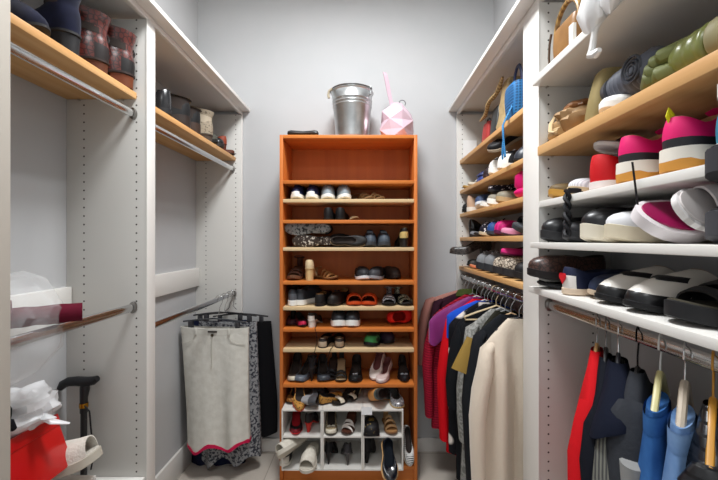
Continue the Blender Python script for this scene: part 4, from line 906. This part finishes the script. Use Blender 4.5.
    if panel:
        m = M(); rr = []
        for k in range(7):
            h = drop*.6+(length-drop*.6)*k/6
            z = neck-h; w_ = hw*.62
            rr.append([(w_*(i/6-.5)*1.6, -(d+fold*.14)-.004-.004*math.sin(i*1.7+k), z) for i in range(7)])
        m.loft(rr, closed=False)
        m.loft([[(q[0], q[1]+.006, q[2]) for q in r] for r in rr], closed=False).build('front_panel', panel, t, smooth=70)
    return t
FX = RX-.005
fl = [  # y, label, name, cat, colour, hw, kwargs
 (2.33, 'dusty pink knit top hanging nearest the back wall', 'knit_top', 'top', '#a9766c', .26, dict(length=.5, sleeve=True, sl_len=.35)),
 (2.26, 'dark plum jacket with green collar hanging behind the purple blouse', 'jacket', 'jacket', '#2e1420', .21, dict(length=.72, sleeve=True, collar='#3f4a22')),
 (2.15, 'long crimson ribbed knit cardigan on the far right rod', 'cardigan', 'cardigan', mat('#9c1a30', .9, pat='stripe', hex2='#7c1226', sc=22, ax='z', bump=.5), .245, dict(length=.78, sleeve=True, sl_len=.56, drop=.15)),
 (2.07, 'bright purple draped blouse hanging over the crimson cardigan', 'blouse', 'blouse', mat('#7c1f6c', .55, sheen=.3), .27, dict(length=.25, fold=.22, flare=1.05, ruffle=.03, drop=.15, skew=.12)),
 (1.99, 'bright red long top beside the crimson cardigan', 'top', 'top', '#cf0f1c', .19, dict(length=.84, sleeve=True, sl_len=.62, drop=.14)),
 (1.93, 'cobalt blue top peeking out behind the black and white print', 'top', 'top', '#1f4fc0', .2, dict(length=.2)),
 (1.885, 'black dress with large white floral print', 'dress', 'dress', mat('#15151a', .8, pat='floral', hex2='#ddd3cc', sc=11, thr=.36), .2, dict(length=.78, drop=.13)),
 (1.82, 'long black jacket with loose sleeves on the far right rod', 'jacket', 'jacket', '#15171b', .175, dict(length=.88, sleeve=True, sl_len=.36, drop=.12)),
 (1.76, 'black trousers folded over a beige hanger', 'trousers', 'trousers', '#1a1b1e', .17, dict(length=.86, drop=.03, neck=-.15, neckw=.15)),
 (1.70, 'long light grey marl cardigan on the far right rod', 'cardigan', 'cardigan', mat('#9a9a96', .95, pat='speckle', hex2='#777773', sc=70), .155, dict(length=.98, sleeve=True, sl_len=.5, drop=.11, d=.04, flare=1.25)),
 (1.645, 'dark olive jacket with tan turned-up cuff and maroon lining', 'jacket', 'jacket', '#2b2a22', .12, dict(length=.9, d=.038, drop=.12)),
 (1.58, 'long charcoal knit cardigan behind the cream sweater', 'cardigan', 'cardigan', mat('#1d1f23', .95, bump=.4), .16, dict(length=.98, sleeve=True, sl_len=.6, drop=.12)),
 (1.495, 'cream knit sweater hanging in front of the far right clothes', 'sweater', 'sweater', mat('#d9cbb9', .95, bump=.35, sheen=.3), .155, dict(length=.86, sleeve=True, sl_len=.66, d=.05, drop=.15, flare=1.1)),
]
hc = ['#c2a68a', '#2a2a2c', '#6a6a6c', '#d8d4cc', '#1d1d1f', '#c9c9c9', '#2a2a2c', '#2a2a2c', '#cdb894', '#bdbdbd', '#8a8a8a', '#d8b48c', '#2a2c34']
hn = ['dusty pink', 'dark plum', 'crimson', 'purple', 'bright red', 'cobalt blue', 'floral print', 'black jacket', 'black trousers', 'light grey', 'olive', 'charcoal', 'cream']
for k, (y, lab, nm, cat, col, hw, kw) in enumerate(fl):
    garment(nm, lab, cat, FX, y, rng.uniform(-4, 4), RZF, col, hw=hw, seed=k, right=min(1, .205/hw), **kw)
    hb = hanger(f'hanger on the far right rod carrying the {hn[k]} garment' if k not in (8,) else 'beige tubular hanger holding the black trousers on the far right rod', FX, y, 0, RZF, hc[k], hw=min(hw, .2)*(.6 if k != 8 else .9), kind='wire' if k != 8 else 'plastic', r=.004 if k != 8 else .007, neck=-.08, tip=-.13)
# tan cuff and maroon lining of the olive jacket
cf = [o for o in bpy.data.objects if o.get('label') == fl[10][1]][0]
M().tube([(-.15, -.03, -.2), (-.175, -.05, -.27), (-.2, -.06, -.34)], [.03, .045, .055], 16, flat=.5).build('cuff', mat('#8d7238', .7), cf)
M().tube([(-.12, -.03, -.24), (-.14, -.05, -.3), (-.16, -.055, -.335)], [.02, .03, .035], 14, flat=.6).build('lining', mat('#5a1428', .7), cf)

NX = RX
gst = mat('#77776f', .9, pat='stripe', hex2='#4a4a4a', sc=45, ax='y', bump=.4)
nl = [
 (1.0, 52, 'red zip hoodie hanging first from the divider on the near right rod', 'hoodie', 'hoodie', '#c4161e', .17, dict(length=.6, sleeve=True, sl_len=.5, neck=-.075, drop=.16, neckw=.03, flare=1.1), ('tan wooden hanger in the red hoodie', '#c79a62', '#b5b5b3')),
 (.962, 54, 'black fleece jacket between the red hoodie and the grey striped cardigan', 'jacket', 'jacket', '#15171f', .165, dict(length=.6, sleeve=True, sl_len=.5, drop=.15, neckw=.03), ('black hanger in the black fleece jacket', '#1a1a1c', '#8f8f8f')),
 (.915, 54, 'grey striped cardigan with big navy collar on the near right rod', 'cardigan', 'cardigan', gst, .165, dict(length=.6, sleeve=gst, sl_len=.4, hood='#141826', drop=.17, neckw=.03), ('dark hanger in the grey striped cardigan', '#2a2a30', '#d8d8d8')),
 (.85, 46, 'charcoal wool jacket with light grey cuff', 'jacket', 'jacket', mat('#33353a', .95, bump=.3), .105, dict(length=.32, sleeve=True, sl_len=.1, drop=.08, neck=-.08, neckw=.02, cuff='#8d8d8c', flare=.8), ('black plastic hanger with clip in the charcoal jacket', '#1b1b1d', '#1b1b1d')),
]
for k, (y, rz, lab, nm, cat, col, hw, kw, hg) in enumerate(nl):
    garment(nm, lab, cat, NX, y, rz, RZN, col, hw=hw, seed=20+k, **kw)
    hanger(hg[0], NX, y, rz, RZN, hg[1], hw=hw*.4, hookcol=hg[2], neck=-.066 if k < 3 else -.078, r=.005, tip=-.118)
def jeans(label, y, col, seed, zt=-.115, hw=.07):
    t = thing('jeans', label, 'jeans', (NX, y, RZN), (0, 0, R(44)))
    m = M(); rs = []
    for k in range(12):
        a = k/11; r = []
        for i in range(32):
            th = 2*PI*i/32
            r.append(((hw+.03*a)*math.cos(th)-.03-.05*a, (.017+.03*a)*math.sin(th)+.005*math.sin(5*th+seed+6*a)*a, zt-.34*a))
        rs.append(r)
    lg = m.loft([[(q[0]*.95, q[1]*.5, q[2]-.004) for q in rs[0]]]+rs, True, True).build('leg', col, t, smooth=60)
    M().loft([[(q[0]*1.03-.001, q[1]*1.12, zt-.03+dz) for q in rs[1]] for dz in (.022, .024, -.012, -.014)]).build('cuff_fold', col, lg, smooth=60)
    return t
def denim(a, b): return mat(a, .85, pat='noise', hex2=b, sc=18, bump=.2)
jeans('mid blue jeans hanging from a pale yellow hanger on the near right rod', .785, denim('#3a6aa6', '#274f86'), 1)
hanger('pale yellow-green plastic hanger holding the mid blue jeans', NX, .785, 44, RZN, '#c9c088', hw=.1, r=.0065, kind='plastic', hookcol='#d8d8d4', tip=-.14, neck=-.065)
jeans('light blue jeans hanging from a beige hanger on the near right rod', .724, denim('#7d9cc4', '#5a7cac'), 2)
hanger('beige padded hanger holding the light blue jeans', NX, .724, 44, RZN, '#bcae9c', hw=.1, r=.008, hookcol='#dcdcdc', tip=-.145, neck=-.065)
t = garment('jacket', 'shiny black quilted jacket at the right edge of the near right rod', 'jacket', NX, .665, 44, RZN, mat('#1b1b1f', .28, pat='stripe', hex2='#101013', sc=9, ax='z', bump=.8), hw=.12, length=.34, sleeve=True, sl_len=.24, neck=-.075, drop=.12, d=.05, neckw=.02)
M().tube([(-.1, -.05, -.2), (-.07, -.064, -.225), (-.03, -.064, -.215)], .004, 6).build('zip_pull', mat('#c9a45a', .3, 1), t)
hanger('mustard yellow hanger at the right edge carrying the quilted jacket', NX, .665, 44, RZN, '#c48a2c', hw=.1, r=.006, kind='plastic', hookcol='#c48a2c', tip=-.15, neck=-.07)

# skirts in the far left bay
LX = -.87; LZ = 1.06
def skirt(name, label, y, rz, col, w0, w1, length, d0, d1, ztop, xoff=0, fold=.01, nf=6, hem=None, wb=None, seed=0, slant=0, shift=0, buttons=False, collabel=None):
    t = thing(name, label, 'skirt', (LX+xoff, y, LZ), (0, 0, R(rz)))
    cm = col; rg = random.Random(seed); p1, p2 = rg.uniform(0, 6), rg.uniform(0, 6); rs = []
    ns = 60; nh = 14
    for k in range(nh+1):
        a = k/nh; w_ = (w0+(w1-w0)*min(1, a*1.4))/2; d_ = d0+(d1-d0)*a; r = []
        for i in range(ns):
            th = 2*PI*i/ns; cx, cy = math.cos(th), math.sin(th)
            x_ = math.copysign(abs(cx)**.75, cx)*w_; y_ = math.copysign(abs(cy)**.6, cy)*d_
            y_ += fold*a*(math.sin(nf*x_/w_*1.6+p1)+.5*math.sin(nf*2.3*x_/w_+p2))*abs(cy)**.4
            x_ += shift*a; z_ = ztop-length*a+(slant*(x_-shift*a) + fold*1.1*math.sin(nf*x_/w_*1.6+p1+1))*a - .008*math.cos(x_/w_*1.5)*(1-a)
            r.append((x_, y_, z_))
        rs.append(r)
    m = M().loft(rs); b = rs[-1]
    m.loft([b, [(q[0]*.98, q[1]*.9, q[2]+.01) for q in b]]); m.loft([rs[0], [(q[0]*.98, q[1]*.6, q[2]-.01) for q in rs[0]]])
    m.build('skirt_body', cm, t, smooth=70)
    if hem:
        lo = [(q[0]*1.008, q[1]*1.03-.001, q[2]-.012) for q in b]; hi = [(q[0]*1.008, q[1]*1.03-.001, q[2]+.006+.004*math.sin(i*.9)) for i, q in enumerate(b)]
        M().loft([[(q[0]*.98, q[1]*.9, q[2]) for q in lo], lo, hi, [(q[0]*.98, q[1]*.92, q[2]) for q in hi]]).build('hem_trim', mat(hem, .8), t, smooth=70)
    if wb:
        a = [(q[0]*1.012, q[1]*1.1, q[2]+.002) for q in rs[0]]; c = [(q[0]*1.008, q[1]*1.06, q[2]-.035) for q in rs[0]]
        M().loft([[(q[0]*.98, q[1]*.7, q[2]) for q in a], a, c, [(q[0]*.99, q[1]*.9, q[2]) for q in c]]).build('waistband', wb, t, smooth=60)
    return t, rs
dn = mat('#d6d4cc', .9, pat='noise', hex2='#c9c6bd', sc=26, bump=.25)
t, rs = skirt('denim_skirt', 'cream denim skirt with frayed pink hem hanging at the front of the left rod', 2.15, -4, dn, .41, .375, .69, .026, .05, -.165, -.025, .018, 4, '#c2204c', dn, 1, .1, .022)
M().box(-.026, .028, -.0345, -.031, -.19, -.181).build('brand_tag', mat('#2a2422', .6), t, smooth=0)
M().lathe([(0, .002), (.008, .002), (.009, 0)], 16).build('button', mat('#6a5c4a', .3, 1), t, xf=Matrix.Translation((0, -.033, -.206)) @ Matrix.Rotation(R(90), 4, 'X'))
M().tube([(-.002, -.034, -.225), (-.001, -.038, -.3), (.004, -.043, -.38), (.0, -.046, -.4)], .0022, 6, flat=.5).build('fly_seam', mat('#bdb9ae', .9), t)
for s in (-1, 1):
    M().tube([(s*.195, -.022, -.255), (s*.15, -.032, -.252), (s*.115, -.036, -.235), (s*.1, -.036, -.2)], .0018, 6, flat=.5).build('pocket_seam', mat('#bdb9ae', .9), t)
    M().box(s*.1-.007, s*.1+.007, -.0345, -.03, -.205, -.162).build('belt_loop', dn, t, bevel=.001)
flo = mat('#8f9092', .85, pat='speckle', hex2='#34363f', sc=70, thr=.52)
skirt('long_skirt', 'grey speckled long skirt showing below the cream denim skirt', 2.235, -3, flo, .36, .37, .84, .02, .05, -.15, .02, .024, 4, None, flo, 3, .1, .02)
skirt('long_skirt', 'navy long skirt at the wall side behind the speckled skirt', 2.315, 0, mat('#1a2038', .9), .36, .34, .93, .018, .04, -.16, -.068, .012, 5, None, None, 5, .05)
skirt('skirt', 'black skirt hanging nearest the back wall on the left rod', 2.375, 0, mat('#17171a', .9), .38, .46, .74, .016, .03, -.18, .06, .008, 5, None, None, 6, .04)
def clip_hanger(label, y, rz, xoff, col, zt, w_):
    t = thing('clip_hanger', label, 'hanger', (LX, y, LZ), (0, 0, R(rz)))
    M().tube([(-.0215*math.cos(a), 0, .0215*math.sin(a)) for a in [R(-20)+R(200)*k/14 for k in range(15)]] + [(.019, 0, -.02), (.004, 0, -.05), (0, 0, -.08), (xoff*.5, 0, -.105)], .002, 6).build('hook', mat('#b8b8b6', .25, 1), t)
    M().tube([(xoff-w_, 0, zt-.0), (xoff-w_*.5, 0, zt+.012), (xoff, 0, zt+.02), (xoff+w_*.5, 0, zt+.012), (xoff+w_, 0, zt)], .005, 8).build('bar', mat(col, .4), t)
    for s in (-.75, .75):
        M().box(xoff+s*w_-.012, xoff+s*w_+.012, -.012, .012, zt-.035, zt+.004).build('clip', mat('#4a4a4e', .35, .6), t, bevel=.002)
    return t
clip_hanger('dark clip hanger holding the cream denim skirt', 2.15, -4, -.03, '#3a3c40', -.135, .19)
clip_hanger('black clip hanger holding the grey speckled skirt', 2.235, -3, .02, '#1c1c1f', -.115, .18)
clip_hanger('black clip hanger holding the navy skirt', 2.315, 0, -.06, '#1c1c1f', -.13, .17)
clip_hanger('black clip hanger holding the black skirt by the wall', 2.375, 0, .05, '#1c1c1f', -.15, .18)

# ------------------------------------------------------------ low left corner
ZC = .655
t = thing('storage_chest', 'plain white storage chest below the red box in the near left bay', 'chest', (-.985, 1.005, 0))
M().box(-1.1, -.87, .85, 1.165, 0, ZC-.02).build('body', white, t, t.location, bevel=.004)
M().box(-1.103, -.867, .847, 1.168, ZC-.02, ZC).build('lid', shw, t, t.location, bevel=.003)
red = mat('#c01414', .3, coat=.3)
t = thing('shoe_box', 'red cardboard box tilted on its side at the lower left edge', 'box', (-.99, .985, ZC+.02), (0, R(-19), 0))
M().box(-.1, .1, -.125, .125, 0, .155).build('box_body', red, t, bevel=.002)
M().box(-.103, .103, -.128, .128, .125, .159).build('lid', mat('#c81818', .28, coat=.3), t, bevel=.002)
settle(t, ZC+.008)
shoe('slipper', 'off-white plush slipper sticking out beside the red box', 'slipper', (-.95, 1.128, ZC+.003), 6, 0, -14, kind='slide', up=mat('#d9d4ca', .95, bump=.6), so='#b9b2a4', li='#c9c3b8', L=.25, W=.085, plat=.03, straps=[(.64, .14, .06)])
film2 = film_mat('thin_white_tissue_plastic', '#f1f2f4', .7, .35)
t = thing('plastic_bag', 'white plastic bag with bow-like knot lying on the red box', 'plastic bag', (-1.0, 1.04, .86))
blob(.085, .1, .06, .16, 3, 8, 36, 22).build('bulk', film2, t)
M().tube([(.06, .0, .05), (.1, .0, .03), (.135, .02, .015)], [.012, .013, .004], 8, flat=.4).build('knot_end', film2, t)
M().tube([(.07, .0, .05), (.105, -.02, .05), (.135, -.03, .055)], [.01, .014, .005], 8, flat=.4).build('knot_end', film2, t)
t = thing('plastic_bag', 'clear plastic garment bag draped over the left lower rod', 'plastic bag', (-.9, .96, 1.15))
crumple(M().tube([(-.07, .0, .155), (-.03, .0, .13), (.0, .01, .06), (.0, -.01, -.01), (-.01, -.03, -.07), (-.02, -.04, -.1)], [.06, .1, .11, .1, .07, .03], 40, flat=.5), .022, 17, 3).build('film', clear, t)
roll = M().loft([[(-.115+.25*k/10, .028*math.cos(2*PI*i/20)*(1+.06*math.sin(k*1.7)), .0285+.026*math.sin(2*PI*i/20)+.002*math.sin(k*2+i)) for i in range(20)] for k in range(11)], True, True)
t = thing('rolled_cloth', 'maroon rolled cloth lying across the left lower rod in clear plastic', 'cloth', (-.925, .965, 1.175), (0, 0, R(38)))
roll.build('roll', mat('#5a1526', .9, bump=.3), t)
M().tube([(-.11, -.03, .05), (-.06, -.03, .062), (-.01, -.03, .062)], [.018, .02, .018], 12).build('folded_end', mat('#6a1a2c', .9), t)
t = thing('bag', 'dark green dotted fabric bag at the left edge behind the plastic', 'bag', (-1.0, .93, .86))
blob(.075, .06, .075, .08, 2, 5, 28, 18).build('body', mat('#1b2420', .8, pat='floral', hex2='#b9b8a0', sc=34, thr=.2), t)
M().tube([(.05, -.01, .09), (.085, 0, .075), (.09, .01, .06)], [.012, .016, .006], 8).build('knot', mat('#1a1a20', .7), t)
t = thing('cane', 'black walking cane with curved handle leaning in the near left bay', 'cane', (-1.03, 1.325, 0))
M().tube([(-.004, .004, .0), (0, 0, .2), (0, 0, .78)], .0105, 12).build('shaft', mat('#17171a', .35, pat='floral', hex2='#9a9384', sc=48, thr=.16), t)
M().tube([(0, 0, .78), (0, 0, .835), (.004, 0, .868), (.003, 0, .88)], [.0125, .0125, .016, .014], 12).build('neck', mat('#17171a', .4), t)
M().tube([(.05, 0, .905), (.035, 0, .897), (.01, 0, .893), (-.025, 0, .895), (-.055, 0, .893), (-.075, 0, .883), (-.086, 0, .868)], [.011, .0155, .0175, .017, .0165, .0155, .011], 14).build('handle', mat('#1c1c1e', .45), t)
M().tube([(0, 0, .8), (0, 0, .816)], .0142, 14).build('gold_ring', mat('#c08a2c', .25, 1), t)
M().tube([(.012, -.01, .808), (.03, -.012, .79), (.034, -.012, .74), (.04, -.012, .68), (.043, -.012, .62), (.035, -.012, .58)], .0028, 6).build('wrist_strap', mat('#1c1a1c', .6), t)
M().tube([(-.004, .004, 0), (-.003, .003, .03)], .014, 12).build('rubber_foot', mat('#262626', .8), t)
# ------------------------------------------------------------ light, camera
w = bpy.data.worlds.new('ambient_fill'); bpy.context.scene.world = w; w.use_nodes = True  # even ambient light, added as fill from the open end behind the camera
w.node_tree.nodes['Background'].inputs[0].default_value = (.95, .98, 1, 1)
w.node_tree.nodes['Background'].inputs[1].default_value = .68
def lamp(y, e, label):
    t = thing('ceiling_light', label, 'ceiling light', (-.1, y, H))
    M().lathe([(0, H), (.27, H), (.275, H-.02), (.265, H-.03), (0, H-.03)], 40, -.1, y).build('rim', mat('#f0efec', .4), t, t.location)
    g = bpy.data.materials.new('lit_diffuser'); g.use_nodes = True
    b = g.node_tree.nodes['Principled BSDF']; b.inputs['Emission Color'].default_value = (.97, .99, 1, 1); b.inputs['Emission Strength'].default_value = 6
    M().lathe([(0, H-.032), (.255, H-.032), (.24, H-.05), (.14, H-.062), (0, H-.066)], 40, -.1, y).build('diffuser', g, t, t.location)
    l = bpy.data.lights.new('bulb', 'AREA'); l.shape = 'DISK'; l.size = .5; l.energy = e; l.color = (.96, .985, 1)
    o = bpy.data.objects.new('bulb', l); C.objects.link(o); o.location = (-.1, y, H-.075)
lamp(1.3, 34, 'round ceiling light in the middle of the closet')
lamp(-.4, 7, 'unseen round ceiling light added as fill behind the camera')  # extra lamp out of view, added as weak fill
cam = bpy.data.cameras.new('camera'); co = bpy.data.objects.new('camera', cam); C.objects.link(co)
co.location = (0, 0, 1.41); co.rotation_euler = (R(90), 0, 0)
cam.sensor_width = 36; cam.lens = 363/718*36; cam.shift_x = -7/718; cam.clip_start = .02
sc = bpy.context.scene; sc.camera = co
sc.view_settings.view_transform = 'Standard'; sc.view_settings.look = 'None'; sc.view_settings.gamma = 1
sc.view_settings.use_curve_mapping = False; sc.view_settings.exposure = .3

# groups for repeated things
for o in list(bpy.data.objects):
    if o.get('label') and not o.get('group') and o.parent is None:
        n = o.name.split('.')[0]; x, y, z = o.location
        if n in ('clothes_hanger', 'clip_hanger'): o['group'] = 'clothes hangers on the rods'
        elif n == 'closet_rod': o['group'] = 'chrome closet rods'
        elif n in ('wood_shelf', 'white_shelf'): o['group'] = 'closet shelves'
        elif n == 'closet_divider': o['group'] = 'drilled white closet panels'
        elif n == 'closet_top_board': o['group'] = 'white top boards'
        elif o['category'] in ('shoe', 'sandal', 'boot', 'slipper'):
            o['group'] = 'footwear in the orange bookcase' if -.51 < x < .31 and y > 2 else ('footwear on the left shelves' if x < 0 else ('footwear on the far right shelves' if y > 1.39 else 'footwear on the near right shelves'))
        elif o['category'] in ('jacket', 'cardigan', 'top', 'blouse', 'dress', 'trousers', 'sweater', 'hoodie', 'jeans'): o['group'] = 'clothes hanging on the right'
        elif o['category'] == 'skirt': o['group'] = 'skirts hanging on the left rod'
        elif o['category'] == 'handbag': o['group'] = 'handbags on the right shelves' if x > .5 else 'bags on the bookcase'
        elif n == 'ceiling_light': o['group'] = 'round ceiling lights'
